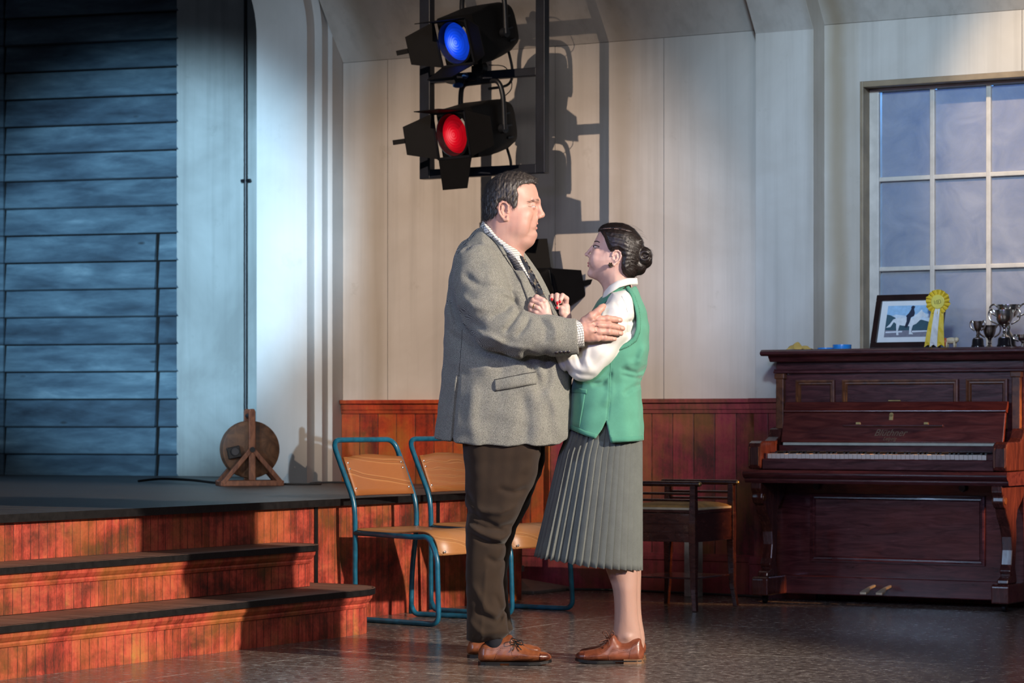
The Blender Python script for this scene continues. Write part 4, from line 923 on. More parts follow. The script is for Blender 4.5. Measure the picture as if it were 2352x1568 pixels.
def poly_sd(px, py, poly):
    """signed distance to a 2-D polygon, negative inside"""
    d = np.full(np.broadcast(px, py).shape, 1e12, np.float32); ins = np.zeros(d.shape, bool)
    n = len(poly)
    for i in range(n):
        a, b = poly[i], poly[(i+1) % n]
        d = np.minimum(d, seg_d2(px, py, a, b))
        if a[1] != b[1]:
            c = ((a[1] > py) != (b[1] > py)) & (px < (b[0]-a[0])*(py-a[1])/(b[1]-a[1])+a[0])
            ins ^= c
    d = np.sqrt(d); return np.where(ins, -d, d)
def line_d(px, py, pts):
    d = None
    for a, b in zip(pts[:-1], pts[1:]):
        q = seg_d2(px, py, a, b); d = q if d is None else np.minimum(d, q)
    return np.sqrt(d)
def smooth_poly(poly, it=2):
    """Chaikin-like rounding of a closed outline"""
    for _ in range(it):
        o = []
        for i in range(len(poly)):
            a, b = poly[i], poly[(i+1) % len(poly)]
            o += [(a[0]*0.75+b[0]*0.25, a[1]*0.75+b[1]*0.25), (a[0]*0.25+b[0]*0.75, a[1]*0.25+b[1]*0.75)]
        poly = o
    return poly
class Vol:
    """x to the right, y down, w away from the viewer, in units of KP metres"""
    def __init__(s, x0, x1, y0, y1, w0, w1, h):
        s.h = h; s.o = np.array([x0, y0, w0], np.float32)
        s.n = [int(math.ceil((b-a)/h))+1 for a, b in ((x0, x1), (y0, y1), (w0, w1))]
        s.ax = [(s.o[i]+h*np.arange(s.n[i])).astype(np.float32) for i in range(3)]
        s.D = np.full(s.n, 60.0, np.float32)
    def sl(s, lo, hi):
        r = []
        for i in range(3):
            a = int(max(0, math.floor((lo[i]-s.o[i])/s.h))); b = int(min(s.n[i], math.ceil((hi[i]-s.o[i])/s.h)+1))
            if b <= a: return None
            r.append(slice(a, b))
        return tuple(r)
    def g(s, q): return s.ax[0][q[0]][:, None, None], s.ax[1][q[1]][None, :, None], s.ax[2][q[2]][None, None, :]
    def full(s): return (slice(None),)*3
    def put(s, d, q, k, sub=False):
        s.D[q] = smax(s.D[q], -d, k) if sub else smin(s.D[q], d, k); return s
    def ell(s, c, r, k=4, sub=False, rot=None):
        m = max(r)+k+4*s.h; q = s.sl([c[i]-m for i in range(3)], [c[i]+m for i in range(3)])
        if q is None: return s
        X, Y, W = s.g(q); X, Y, W = X-c[0], Y-c[1], W-c[2]
        if rot is not None:                         # turn in the picture plane, radians
            ca, sa = math.cos(rot), math.sin(rot); X, Y = X*ca+Y*sa, -X*sa+Y*ca
        k0 = np.sqrt((X/r[0])**2+(Y/r[1])**2+(W/r[2])**2); k1 = np.sqrt((X/r[0]**2)**2+(Y/r[1]**2)**2+(W/r[2]**2)**2)
        return s.put(k0*(k0-1)/np.maximum(k1, 1e-6), q, k, sub)
    def cap_d(s, a, b, ra, rb, q):
        X, Y, W = s.g(q); a = np.array(a, np.float32); b = np.array(b, np.float32); d = b-a; L = float(d@d)
        t = np.clip(((X-a[0])*d[0]+(Y-a[1])*d[1]+(W-a[2])*d[2])/max(L, 1e-9), 0, 1)
        return np.sqrt((X-a[0]-t*d[0])**2+(Y-a[1]-t*d[1])**2+(W-a[2]-t*d[2])**2)-(ra+(rb-ra)*t)
    def cap(s, a, b, ra, rb=None, k=4, sub=False):
        rb = ra if rb is None else rb; m = max(ra, rb)+k+4*s.h
        q = s.sl([min(a[i], b[i])-m for i in range(3)], [max(a[i], b[i])+m for i in range(3)])
        return s if q is None else s.put(s.cap_d(a, b, ra, rb, q), q, k, sub)
    def chain(s, pts, k=4, sub=False):
        """pts: (x, y, w, r)"""
        for p, q in zip(pts[:-1], pts[1:]): s.cap(p[:3], q[:3], p[3], q[3], k, sub)
        return s
    def chain_d(s, pts, q=None, k=3):
        q = q or s.full(); d = None
        for p, r in zip(pts[:-1], pts[1:]):
            e = s.cap_d(p[:3], r[:3], p[3], r[3], q); d = e if d is None else smin(d, e, k)
        return d
    def puff_d(s, poly, R, Wf, wc=0.0, e=2.0):
        """a side outline blown up to half width Wf(x, y)"""
        x, y = s.ax[0][:, None], s.ax[1][None, :]
        d2 = poly_sd(x, y, poly); Wm = Wf(x, y) if callable(Wf) else Wf
        Wm = np.broadcast_to(np.asarray(Wm, np.float32), d2.shape)
        ins = (np.maximum(0, np.minimum(R+d2, 3*R))/R)[:, :, None]
        wcc = np.broadcast_to(np.asarray(wc(x, y) if callable(wc) else wc, np.float32), d2.shape)[:, :, None]
        w = np.abs(s.ax[2][None, None, :]-wcc)/Wm[:, :, None]
        return ((ins**e+w**e)**(1/e)-1)*np.minimum(R, Wm)[:, :, None]
    def puff(s, poly, R, Wf, wc=0.0, k=0, e=2.0): return s.put(s.puff_d(poly, R, Wf, wc, e), s.full(), k)
    def crease(s, pts, amp, sig, side=-1, fade=None):
        """a groove (amp > 0) or ridge (amp < 0) along a line on the near (side -1) or far side"""
        x, y = s.ax[0][:, None], s.ax[1][None, :]
        d = line_d(x, y, pts); L = [0.0]
        m = np.exp(-(d/sig)**2)
        # fade towards the two ends
        a, b = pts[0], pts[-1]; ln = max(math.dist(a, b), 1e-6)
        t = ((x-a[0])*(b[0]-a[0])+(y-a[1])*(b[1]-a[1]))/ln**2
        m = m*np.clip(np.minimum(t+0.15, 1.15-t)/0.3, 0, 1)
        ws = (s.ax[2]*side > 0) if fade is None else (s.ax[2]*side > fade)
        s.D += (amp*m)[:, :, None]*ws[None, None, :]; return s
    def wob(s, amp, wl, seed=0, aniso=(1, 1, 1)):
        rs = np.random.RandomState(seed); X, Y, W = s.g(s.full()); acc = 0
        for i in range(5):
            v = rs.normal(size=3)*np.array(aniso); v = v/np.linalg.norm(v)*2*math.pi/(wl*rs.uniform(0.7, 1.6))
            acc = acc+np.sin(X*v[0]+Y*v[1]+W*v[2]+rs.uniform(0, 6.28))
        s.D += (amp/2.2)*acc.astype(np.float32); return s
    def cut(s, a, b, c, d, k=1.0):
        """keep a*x+b*y+c*w <= d"""
        X, Y, W = s.g(s.full()); n = math.sqrt(a*a+b*b+c*c)
        s.D = smax(s.D, ((a*X+b*Y+c*W-d)/n).astype(np.float32), k); return s
    def near(s):
        """first surface met from the viewer's side, as a function (x, y) -> w"""
        ins = s.D < 0; any_ = ins.any(2); i = ins.argmax(2); i0 = np.maximum(i-1, 0)
        I, J = np.indices(i.shape); d1, d0 = s.D[I, J, i], s.D[I, J, i0]
        t = np.where(i > 0, d0/np.maximum(d0-d1, 1e-6), 0); Hm = np.where(any_, s.ax[2][i0]+t*s.h, np.nan)
        def f(x, y):
            u, v = (x-s.o[0])/s.h, (y-s.o[1])/s.h; a, b = int(np.clip(u, 0, s.n[0]-2)), int(np.clip(v, 0, s.n[1]-2))
            c = Hm[a:a+2, b:b+2]; fu, fv = u-a, v-b
            wt = np.array([[(1-fu)*(1-fv), (1-fu)*fv], [fu*(1-fv), fu*fv]]); ok = ~np.isnan(c)
            if not ok.any():
                # nearest filled cell
                for r in range(2, 40):
                    cc = Hm[max(0, a-r):a+r, max(0, b-r):b+r]
                    if (~np.isnan(cc)).any(): return float(np.nanmean(cc))
                return 0.0
            return float((c[ok]*wt[ok]).sum()/max(wt[ok].sum(), 1e-6))
        return f
    def mesh(s):
        D = s.D; sg = D < 0; nx, ny, nz = s.n
        c = np.zeros((nx-1, ny-1, nz-1), np.uint8)
        for i in (0, 1):
            for j in (0, 1):
                for k in (0, 1): c += sg[i:nx-1+i, j:ny-1+j, k:nz-1+k]
        act = (c > 0) & (c < 8); idx = np.argwhere(act); ids = np.full(c.shape, -1, np.int64); ids[act] = np.arange(len(idx))
        acc = np.zeros((len(idx), 3)); cnt = np.zeros(len(idx))
        cor = np.array([(i, j, k) for i in (0, 1) for j in (0, 1) for k in (0, 1)])
        val = np.stack([D[idx[:, 0]+a, idx[:, 1]+b, idx[:, 2]+cc] for a, b, cc in cor], 1)
        for p in range(8):
            for q in range(p+1, 8):
                if abs(cor[p]-cor[q]).sum() != 1: continue
                m = (val[:, p] < 0) != (val[:, q] < 0)
                t = val[m, p]/(val[m, p]-val[m, q]); acc[m] += cor[p]+t[:, None]*(cor[q]-cor[p]); cnt[m] += 1
        V_ = s.o+(idx+acc/np.maximum(cnt, 1)[:, None])*s.h
        fs = []
        for ax in range(3):
            b, cc = [i for i in range(3) if i != ax]
            lo = [slice(None)]*3; hi = [slice(None)]*3; lo[ax] = slice(0, -1); hi[ax] = slice(1, None)
            A, B = sg[tuple(lo)], sg[tuple(hi)]; e = np.argwhere(A != B); e = e[(e[:, b] > 0) & (e[:, cc] > 0) & (e[:, b] < s.n[b]-1) & (e[:, cc] < s.n[cc]-1)]
            if not len(e): continue
            def cell(db, dc): q = e.copy(); q[:, b] -= db; q[:, cc] -= dc; return ids[q[:, 0], q[:, 1], q[:, 2]]
            f = np.stack([cell(1, 1), cell(0, 1), cell(0, 0), cell(1, 0)], 1)
            fl = A[e[:, 0], e[:, 1], e[:, 2]]
            if ax == 1: fl = ~fl
            f[fl] = f[fl][:, ::-1]; fs.append(f)
        return V_, np.concatenate(fs)

class Pm:
    """a figure: collects skins in picture units and links them under the figure's Empty at its base"""
    def __init__(s, root): s.root = root; s.b = root.location.copy()
    def to_local(s, P):
        P = np.asarray(P, float); q = np.empty_like(P)
        q[:, 0] = (P[:, 0]-1176)*KP-s.b.x; q[:, 1] = D0+P[:, 2]*KP-s.b.y; q[:, 2] = HCAM-(P[:, 1]-YH)*KP-s.b.z; return q
    def build(s, name, mats, parts, parent=None, smooth=True, label=None, fix=False, thick=0, sub=0, sharp=None):
        """parts: list of (verts, faces[, material index])"""
        vs, fs, mi = [], [], []; n = 0
        for p in parts:
            v, f = np.asarray(p[0], float), p[1]
            vs.append(v); fs += [tuple(int(i)+n for i in q) for q in f]; mi += [p[2] if len(p) > 2 else 0]*len(f); n += len(v)
        me = bpy.data.meshes.new(name); me.from_pydata(s.to_local(np.concatenate(vs)).tolist(), [], fs)
        for m in (mats if isinstance(mats, (list, tuple)) else [mats]): me.materials.append(m)
        me.polygons.foreach_set('material_index', mi); me.polygons.foreach_set('use_smooth', [smooth]*len(fs))
        if fix:
            bm = bmesh.new(); bm.from_mesh(me); bmesh.ops.recalc_face_normals(bm, faces=bm.faces); bm.to_mesh(me); bm.free()
        if sharp: me.set_sharp_from_angle(angle=math.radians(sharp))
        o = bpy.data.objects.new(name, me); COL.objects.link(o); o.parent = parent or s.root
        if label: o['label'] = label
        if thick: m_ = o.modifiers.new('thick', 'SOLIDIFY'); m_.thickness = thick*KP; m_.offset = 1
        if sub: m_ = o.modifiers.new('sub', 'SUBSURF'); m_.levels = m_.render_levels = sub
        return o
def strip(near, A, B, off, m=5, n=24, thick=2.0, bulge=0.0):
    """a closed thin slab laid on a surface between two edges given in the picture"""
    def res(P):
        L = [0.0]
        for a, b in zip(P, P[1:]): L.append(L[-1]+math.dist(a, b))
        t = np.linspace(0, L[-1], n); return np.stack([np.interp(t, L, [p[i] for p in P]) for i in (0, 1)], 1)
    a, b = res(A), res(B); top, bot = [], []
    for i in range(n):
        for j in range(m):
            u = j/(m-1); x, y = a[i]*(1-u)+b[i]*u; w = near(x, y)
            top.append((x, y, w-off-thick*(1 if 0 < j < m-1 else 0.55)-bulge*math.sin(math.pi*u))); bot.append((x, y, w+1.0))
    V_ = top+bot; N0 = n*m; f = []
    for i in range(n-1):
        for j in range(m-1):
            q = (i*m+j, i*m+j+1, (i+1)*m+j+1, (i+1)*m+j); f.append(q); f.append(tuple(N0+k for k in q[::-1]))
    edge = [i*m for i in range(n)]+[(n-1)*m+j for j in range(1, m)]+[i*m+m-1 for i in range(n-2, -1, -1)]+[j for j in range(m-2, 0, -1)]
    for p, q in zip(edge, edge[1:]+edge[:1]): f.append((p, q, N0+q, N0+p))
    return np.array(V_), f
def tubes(paths, n=6):
    """paths: list of [(x, y, w, r), ...]"""
    out = []
    for p in paths:
        mb = MB(); mb.tube([q[:3] for q in p], [q[3] for q in p], n); out.append((np.array(mb.v), mb.f))
    return out
def draped(near, pts, r, off=0.0, n=None):
    """a thin cord laid along a line on a surface"""
    if n:
        L = [0.0]
        for a, b in zip(pts, pts[1:]): L.append(L[-1]+math.dist(a, b))
        t = np.linspace(0, L[-1], n); pts = list(zip(np.interp(t, L, [p[0] for p in pts]), np.interp(t, L, [p[1] for p in pts])))
    return [(x, y, near(x, y)-off, r) for x, y in pts]
def hair_strands(V_, Fq, n, length, comb, lift, wid, seed, keep=None):
    """short tapering blades growing from a skin; comb(x, y, w) gives the lie of the hair"""
    rs = np.random.RandomState(seed); V_ = np.asarray(V_); Fq = np.asarray(Fq)
    a, b, c = V_[Fq[:, 0]], V_[Fq[:, 1]], V_[Fq[:, 2]]; nn = np.cross(b-a, c-a); nn /= np.maximum(np.linalg.norm(nn, axis=1), 1e-9)[:, None]
    ctr = V_.mean(0); nn[((a-ctr)*nn).sum(1) < 0] *= -1
    pick = rs.randint(0, len(Fq), n); vs, fs = [], []
    for i in pick:
        p = a[i]+rs.normal(size=3)*0.4; N_ = nn[i]
        if keep and not keep(p): continue
        d = np.array(comb(*p), float)+rs.normal(size=3)*0.25; d -= N_*(d@N_); d /= max(np.linalg.norm(d), 1e-6)
        L = length*rs.uniform(0.6, 1.3); t = np.cross(N_, d)*wid; k = len(vs)
        p0 = p-N_*0.8; p1 = p+d*L*0.5+N_*lift*0.7; p2 = p+d*L+N_*lift*rs.uniform(0.5, 1.3)
        vs += [p0-t, p0+t, p1-t*0.8, p1+t*0.8, p2]; fs += [(k, k+1, k+3, k+2), (k+2, k+3, k+4)]
    return np.array(vs), fs

# materials of the figures
def skin(name, c, red, spots=0.25, beard=False):
    k = N(name); co = k.coord('Object'); a = k.noise(co, 26, 5, 0.6); b = k.noise(co, 300, 3, 0.6)
    col = k.mix(k.ramp(a, [(0.35, (0, 0, 0)), (0.7, (spots*2,)*3)]), c, red)
    if beard:                                   # shaved stubble on jaw and neck
        o = k.xyz(co); lo = k.n('ShaderNodeMapRange'); k.set(lo.inputs[0], o[2])
        for i, v in ((1, 1.59), (2, 1.545), (3, 0.0), (4, 1.0)): lo.inputs[i].default_value = v
        st = k.ramp(k.noise(co, 900, 2, 0.7), [(0.42, (0.12,)*3), (0.62, (0.55,)*3)])
        col = k.mix(k.math('MULTIPLY', k.math('MULTIPLY', st, lo.outputs[0]), k.math('GREATER_THAN', o[2], 1.4)), col, (0.30, 0.21, 0.175))
    k.bsdf(col, 0.48, 0, 0.4, k.bump(b, 0.12, 0.001), Subsurface_Weight=0.12, Subsurface_Radius=(0.012, 0.005, 0.003), Subsurface_Scale=0.5); return k.m
M['skin_m'] = skin('ruddy_skin', (0.52, 0.295, 0.225), (0.50, 0.225, 0.17), 0.3, True)
M['skin_w'] = skin('fair_skin', (0.60, 0.39, 0.325), (0.57, 0.305, 0.25), 0.25)
M['stocking'] = skin('sheer_stocking', (0.40, 0.235, 0.18), (0.38, 0.215, 0.16), 0.1)
M['lip_m'] = simple('pink_lips', (0.54, 0.24, 0.20), 0.4); M['lip_w'] = simple('red_lips', (0.46, 0.15, 0.14), 0.35)
M['eye_white'] = simple('eye_white', (0.52, 0.48, 0.45), 0.15, var=0.04); M['iris'] = simple('dark_iris', (0.04, 0.025, 0.018), 0.1); M['iris_m'] = simple('blue_iris', (0.10, 0.14, 0.18), 0.1)
M['teeth'] = simple('teeth', (0.70, 0.66, 0.58), 0.25, var=0.05); M['mouth'] = simple('mouth_inside', (0.07, 0.012, 0.010), 0.5)
M['nail'] = simple('red_nail_varnish', (0.50, 0.012, 0.02), 0.12); M['gold'] = simple('gold_ring', (0.75, 0.50, 0.18), 0.2, metal=1.0)
def hair_mat(name, dark, light, scale, stretch, rough=0.4):
    k = N(name); f = k.noise(k.coord('Object', stretch), scale, 5, 0.65, 0.6)
    k.bsdf(k.ramp(f, [(0.35, dark), (0.75, light)]), rough, 0, 0.5, k.bump(f, 0.3, 0.002)); return k.m
M['hair_m'] = hair_mat('greying_brown_hair', (0.016, 0.012, 0.011), (0.105, 0.088, 0.076), 60, (3, 3, 1.2), 0.45)
M['hair_w'] = hair_mat('dark_brown_hair', (0.003, 0.0022, 0.002), (0.024, 0.013, 0.010), 75, (0.7, 5, 3.0), 0.42)
M['brow_m'] = simple('faded_brown_brow', (0.16, 0.095, 0.065), 0.7); M['brow_w'] = simple('dark_brown_brow', (0.035, 0.018, 0.014), 0.7)
def herringbone():
    k = N('grey_herringbone_tweed'); o = k.xyz(k.coord('Object', rot=(0, 0, 0)))
    colw, pit = 0.0085, 0.0044
    fx = k.math('FRACT', k.math('DIVIDE', k.math('ADD', o[0], k.math('MULTIPLY', o[1], 0.35)), colw*2))
    zig = k.math('ABSOLUTE', k.math('SUBTRACT', fx, 0.5))
    ph = k.math('ADD', k.math('DIVIDE', o[2], pit), k.math('MULTIPLY', zig, 4.3))
    st = k.math('ADD', k.math('MULTIPLY', k.math('SINE', k.math('MULTIPLY', ph, 2*math.pi)), 0.5), 0.5)
    sp = k.noise(k.coord('Object'), 520, 3, 0.8); sl_ = k.noise(k.coord('Object'), 55, 4, 0.6)
    f = k.math('ADD', k.math('MULTIPLY', st, 0.22), k.math('MULTIPLY', sp, 0.78))
    col = k.ramp(f, [(0.37, (0.036, 0.036, 0.033)), (0.50, (0.150, 0.148, 0.124)), (0.63, (0.45, 0.44, 0.375))])
    col = k.mix(k.ramp(sl_, [(0.4, (0, 0, 0)), (0.7, (0.25,)*3)]), col, (0.16, 0.15, 0.12))
    k.bsdf(col, 0.85, 0, 0.2, k.bump(f, 0.5, 0.0015), Sheen_Weight=0.15); return k.m
M['tweed'] = herringbone()
def cloth_mat(name, c, var=0.18, fine=700, bump=0.35, rough=0.85, stretch=(1, 1, 1), sheen=0.1):
    k = N(name); f = k.noise(k.coord('Object', stretch), fine, 3, 0.7); g = k.noise(k.coord('Object'), 18, 4, 0.6)
    col = k.ramp(k.math('ADD', k.math('MULTIPLY', f, 0.6), k.math('MULTIPLY', g, 0.4)), [(0.35, tuple(x*(1-var) for x in c)), (0.65, tuple(min(1, x*(1+var)) for x in c))])
    k.bsdf(col, rough, 0, 0.25, k.bump(f, bump, 0.001), Sheen_Weight=sheen); return k.m
M['trouser'] = cloth_mat('dark_brown_cloth', (0.026, 0.0145, 0.0075), 0.25, 900, 0.2)
M['pullover'] = cloth_mat('dark_grey_knit', (0.050, 0.050, 0.054), 0.3, 500, 0.4)
M['blouse'] = cloth_mat('white_satin_blouse', (0.68, 0.66, 0.61), 0.03, 300, 0.06, 0.45)
M['vest'] = cloth_mat('green_knit', (0.085, 0.275, 0.185), 0.14, 600, 0.5, 0.9, (1, 1, 2.2), 0.2)
M['vest_rib'] = cloth_mat('green_rib', (0.072, 0.245, 0.165), 0.14, 600, 0.5, 0.9)
M['skirt'] = cloth_mat('grey_wool', (0.112, 0.120, 0.108), 0.18, 650, 0.3)
M['seam'] = simple('dark_seam', (0.03, 0.028, 0.026), 0.9); M['button'] = simple('dark_button', (0.018, 0.012, 0.010), 0.3)
def check_shirt():
    k = N('checked_shirt'); o = k.xyz(k.coord('Object', rot=(0, math.radians(12), 0))); p = 0.0088
    def ln(c): f = k.math('FRACT', k.math('DIVIDE', c, p)); return k.math('LESS_THAN', f, 0.16)
    m = k.math('MAXIMUM', ln(k.math('ADD', o[0], k.math('MULTIPLY', o[1], 0.8))), ln(o[2]))
    k.bsdf(k.mix(m, (0.74, 0.72, 0.66), (0.09, 0.08, 0.06)), 0.7, 0, 0.3); return k.m
M['check'] = check_shirt()
def tie_mat():
    k = N('dark_patterned_tie'); v = k.n('ShaderNodeTexVoronoi'); k.set(v.inputs['Vector'], k.coord('Object')); v.inputs['Scale'].default_value = 55
    col = k.ramp(v.outputs['Distance'], [(0.22, (0.30, 0.22, 0.12)), (0.34, (0.010, 0.011, 0.018))]); k.bsdf(col, 0.4, 0, 0.5); return k.m
M['tie'] = tie_mat()
def leather(name, c, dark):
    k = N(name); co = k.coord('Object'); f = k.noise(co, 22, 5, 0.6); g = k.noise(co, 400, 3, 0.6)
    k.bsdf(k.ramp(f, [(0.3, dark), (0.65, c)]), 0.32, 0, 0.5, k.bump(g, 0.08, 0.001)); return k.m
M['tan'] = leather('tan_leather', (0.26, 0.080, 0.028), (0.13, 0.034, 0.013)); M['tan_w'] = leather('tan_leather_red', (0.22, 0.062, 0.028), (0.115, 0.029, 0.014))
M['toe_dark'] = leather('burnished_toe', (0.13, 0.030, 0.014), (0.06, 0.016, 0.010))
M['sole'] = simple('black_sole', (0.005, 0.004, 0.004), 0.45); M['heel_wood'] = wood('stacked_heel', (0.10, 0.045, 0.02), (0.26, 0.14, 0.07), 5, (1, 1, 12), 0.4)
M['lace'] = simple('dark_lace', (0.012, 0.008, 0.006), 0.6); M['lace_w'] = simple('brown_lace', (0.11, 0.035, 0.018), 0.6)
M['sock'] = cloth_mat('black_sock', (0.010, 0.011, 0.016), 0.2, 400)
# ------------------------------------------------------------------ shoes shared by both figures
def shoe(P, tagname, prof, wc, Wtop, heel, toe_x, mats, welt, direction, parent=None, laces=True, holes=True, label=None):
    """prof: outline seen from the side (already placed for depth wc); direction +1 toe to the right"""
    xs = [p[0] for p in prof]; ys = [p[1] for p in prof]; x0, x1 = min(xs), max(xs); L = x1-x0
    def t_(x): return np.clip((x-x0)/L if direction > 0 else (x1-x)/L, 0, 1)      # 0 heel .. 1 toe
    def Wf(x, y):
        a = np.interp(t_(x), [0, 0.08, 0.25, 0.45, 0.68, 0.85, 0.95, 1.0], [15, 20, 22, 24, 28, 23, 15, 9])
        return a*np.interp(y, [min(ys), max(ys)-14, max(ys)], [Wtop, 1.0, 1.0])
    v = Vol(x0-6, x1+6, min(ys)-6, YFL+2, wc-36, wc+36, 1.6)
    v.puff(smooth_poly(prof, 1), 20, Wf, wc, e=2.3); v.wob(0.25, 16, 5); v.cut(0, 1, 0, YFL-6.2, 1.5)
    up = v.mesh(); nr = v.near()
    body = P.build(tagname, [mats[0]], [up], label=label)
    # dark toe
    tx = toe_x
    # sole and heel from a plan outline
    def plan(grow, a=0.0, b=1.0):
        o = []
        for i in range(25):
            t = a+(b-a)*i/24; w_ = np.interp(t, [0, 0.03, 0.10, 0.25, 0.45, 0.68, 0.85, 0.95, 0.985, 1.0], [4, 13, 19, 20, 20, 27, 22, 14, 8, 2])+grow
            x = x0+t*L if direction > 0 else x1-t*L; o.append((x, t, w_))
        return [(x, wc-w_, t) for x, t, w_ in o]+[(x, wc+w_, t) for x, t, w_ in o[::-1]]
    def slab(o, ytop, ybot, spring=5.0):
        n = len(o); f = lambda t: spring*max(0, (t-0.72)/0.28)**2
        V_ = [(x, ytop-f(t), w_) for x, w_, t in o]+[(x, ybot-f(t), w_) for x, w_, t in o]
        return np.array(V_), [tuple(range(n)), tuple(range(2*n-1, n-1, -1))]+[(i, i+n, (i+1) % n+n, (i+1) % n) for i in range(n)]
    P.build('sole', M['sole'], [slab(plan(1.6), YFL-7.5, YFL-5.0), slab(plan(1.0, 0.42), YFL-5.2, YFL-1.2)], body, smooth=False, fix=True)
    P.build('heel', heel, [slab(plan(1.0, 0.0, 0.30), YFL-(7.0 if heel is not M['heel_wood'] else 10.5), YFL)], body, smooth=False, fix=True)
    return body, nr, v

# ------------------------------------------------------------------ the man
man = thing('person', 'tall man in grey tweed jacket and dark trousers, his hand on a sleeve', 'person', ((1150-1176)*KP, D0, 0))
PM = Pm(man)
def hw(x, y): return np.interp(x, [1098, 1118, 1140, 1165, 1190, 1212, 1230, 1242], [36, 47, 53, 54, 50, 42, 32, 25])*np.interp(y, [500, 545, 585], [1, 0.90, 0.84])
head_o = [(1186, 402), (1160, 404), (1137, 414), (1120, 434), (1114, 456), (1113, 480), (1113, 505), (1108, 530), (1095, 560), (1092, 585), (1110, 600), (1190, 600), (1204, 592), (1203, 582), (1210, 571), (1219, 562), (1227, 554), (1232, 546), (1232, 539),
          (1228.5, 531), (1231.5, 524), (1231, 517), (1235, 511), (1236, 504), (1234, 496), (1233.5, 486), (1234.5, 477), (1236.5, 469), (1239, 460), (1237, 447), (1233, 434), (1227, 422), (1215, 411), (1202, 404)]
hv = Vol(1072, 1262, 390, 645, -78, 78, 1.35)
hv.puff(smooth_poly(head_o, 1), 44, hw, e=2.15)
skull = hv.D.copy()
hv.ell((1192, 517, -37), (24, 28, 13), 14).ell((1192, 517, 37), (24, 28, 13), 14)                       # heavy cheeks
hv.ell((1196, 555, 0), (27, 15, 36), 12)                                                                  # double chin
hv.ell((1223, 538, 0), (9, 8, 14), 8)
hv.cap((1235.5, 461, -6), (1227, 462, -27), 3.8, 3.4, 9).cap((1235.5, 461, 6), (1227, 462, 27), 3.8, 3.4, 9)      # brows
for s in (-1, 1):
    hv.ell((1234, 474, 20*s), (7, 6, 10), 6, True)
    hv.ell((1208, 493, 33*s), (14, 11, 9), 14)                                                             # cheek bone
hv.cap((1234.5, 469, 0), (1243.5, 492, 0), 5.2, 6.6, 7).ell((1244.3, 494, 0), (6.6, 6.4, 6.6), 5)           # nose
for s in (-1, 1):
    hv.ell((1237.5, 497.5, 7.5*s), (6.5, 5.4, 4.8), 4)
    hv.ell((1240.5, 502.8, 5*s), (3.6, 1.8, 2.2), 1.5, True)
    hv.ell((1221, 512, 14*s), (10, 13, 9), 9)                                                              # round the mouth
ball = (1221.0, 475.0, 20.5)
for s in (-1, 1):
    q = hv.sl((1205, 460, min(s*8, s*36)), (1242, 490, max(s*8, s*36))); X, Y, W = hv.g(q)
    dd = np.sqrt((X-ball[0])**2+(Y-ball[1])**2+(W-s*ball[2])**2)-10.3
    slab = np.abs(Y-(477.0-0.10*(X-1220)))-0.85
    hv.put(np.maximum(dd, -slab), q, 2.0)
hv.cap((1234, 518, 0), (1219, 517.0, 19), 2.3, 0.9, 1.0, True).cap((1234, 518, 0), (1219, 517.0, -19), 2.3, 0.9, 1.0, True)
# ears
for s in (-1, 1):
    e0 = 53
    hv.ell((1156, 489, s*(e0-1)), (9.5, 19, 4.5), 3, rot=0.12)
    hl = [(1166, 487), (1167, 477), (1162, 470), (1154, 468), (1147.5, 473), (1145.5, 483), (1147.5, 494), (1153, 502), (1159, 508.5), (1164, 508), (1165, 501)]
    hv.chain([(x, y, s*(e0+4.5-(1.5 if i > 7 else 0)), 2.5+(1.2 if i in (8, 9) else 0)) for i, (x, y) in enumerate(hl)], 2)
    hv.chain([(1153, 479, s*(e0+4), 1.7), (1152, 489, s*(e0+4.2), 1.8), (1156, 497, s*(e0+4), 1.7)], 2)
    hv.ell((1159.5, 490, s*(e0+6.5)), (4.6, 8, 5.5), 2, True); hv.cap((1165.5, 492, s*(e0+1)), (1164, 486, s*(e0+1)), 2.8, 2.2, 2)
hv.wob(0.22, 22, 3)
hm = hv.mesh(); hnear = hv.near()
# rough body under the clothes, the near hand
bv = Vol(1000, 1330, 640, 1100, -150, 150, 6)
bv.puff([(1110, 665), (1060, 700), (1042, 760), (1045, 950), (1080, 990), (1230, 990), (1275, 950), (1280, 830), (1245, 740), (1205, 675)], 95, 100)
for s_ in (-1, 1): bv.chain([(1150, 970, 55*s_, 42), (1128, 1090, 60*s_, 36)], 10)
bm_ = bv.mesh()
arm = Vol(1060, 1440, 620, 830, -215, -70, 4)
arm.chain([pc(1100, 650, -110)+(40,), pc(1150, 752, -160)+(36,), pc(1300, 768, -160)+(22,), pc(1335, 760, -160)+(19,)], 6)
am_ = arm.mesh()
# near hand, seen from its back, thumb up, fingers round the woman's arm
nh = Vol(1312, 1442, 688, 800, -205, -100, 1.2)
def H_(x, y, w, r): return pc(x, y, w)+(r,)
nh.chain([H_(1318, 765, -162, 21), H_(1336, 760, -163, 20), H_(1352, 757, -163, 20)], 6)
nh.put(nh.puff_d(pcs([(1334, 737), (1352, 727), (1370, 724), (1382, 730), (1384, 745), (1384, 762), (1381, 776), (1376, 784), (1355, 786), (1336, 784)], -163), 16, 11.5, -163*1.0, 2.2), nh.full(), 5)
fing = [((1374, 733.5, -166), (1395, 731.5, -160), (1412, 733, -150), (1424.5, 735, -140), 7.8),
        ((1376, 747, -168), (1399, 747.5, -161), (1417, 751, -149), (1430, 754, -138), 8.2),
        ((1375, 761.5, -167), (1397, 761.5, -160), (1414, 763.5, -148), (1426, 765.5, -138), 7.9),
        ((1371, 775, -163), (1389, 776, -157), (1402, 777, -147), (1411.5, 778, -139), 6.9)]
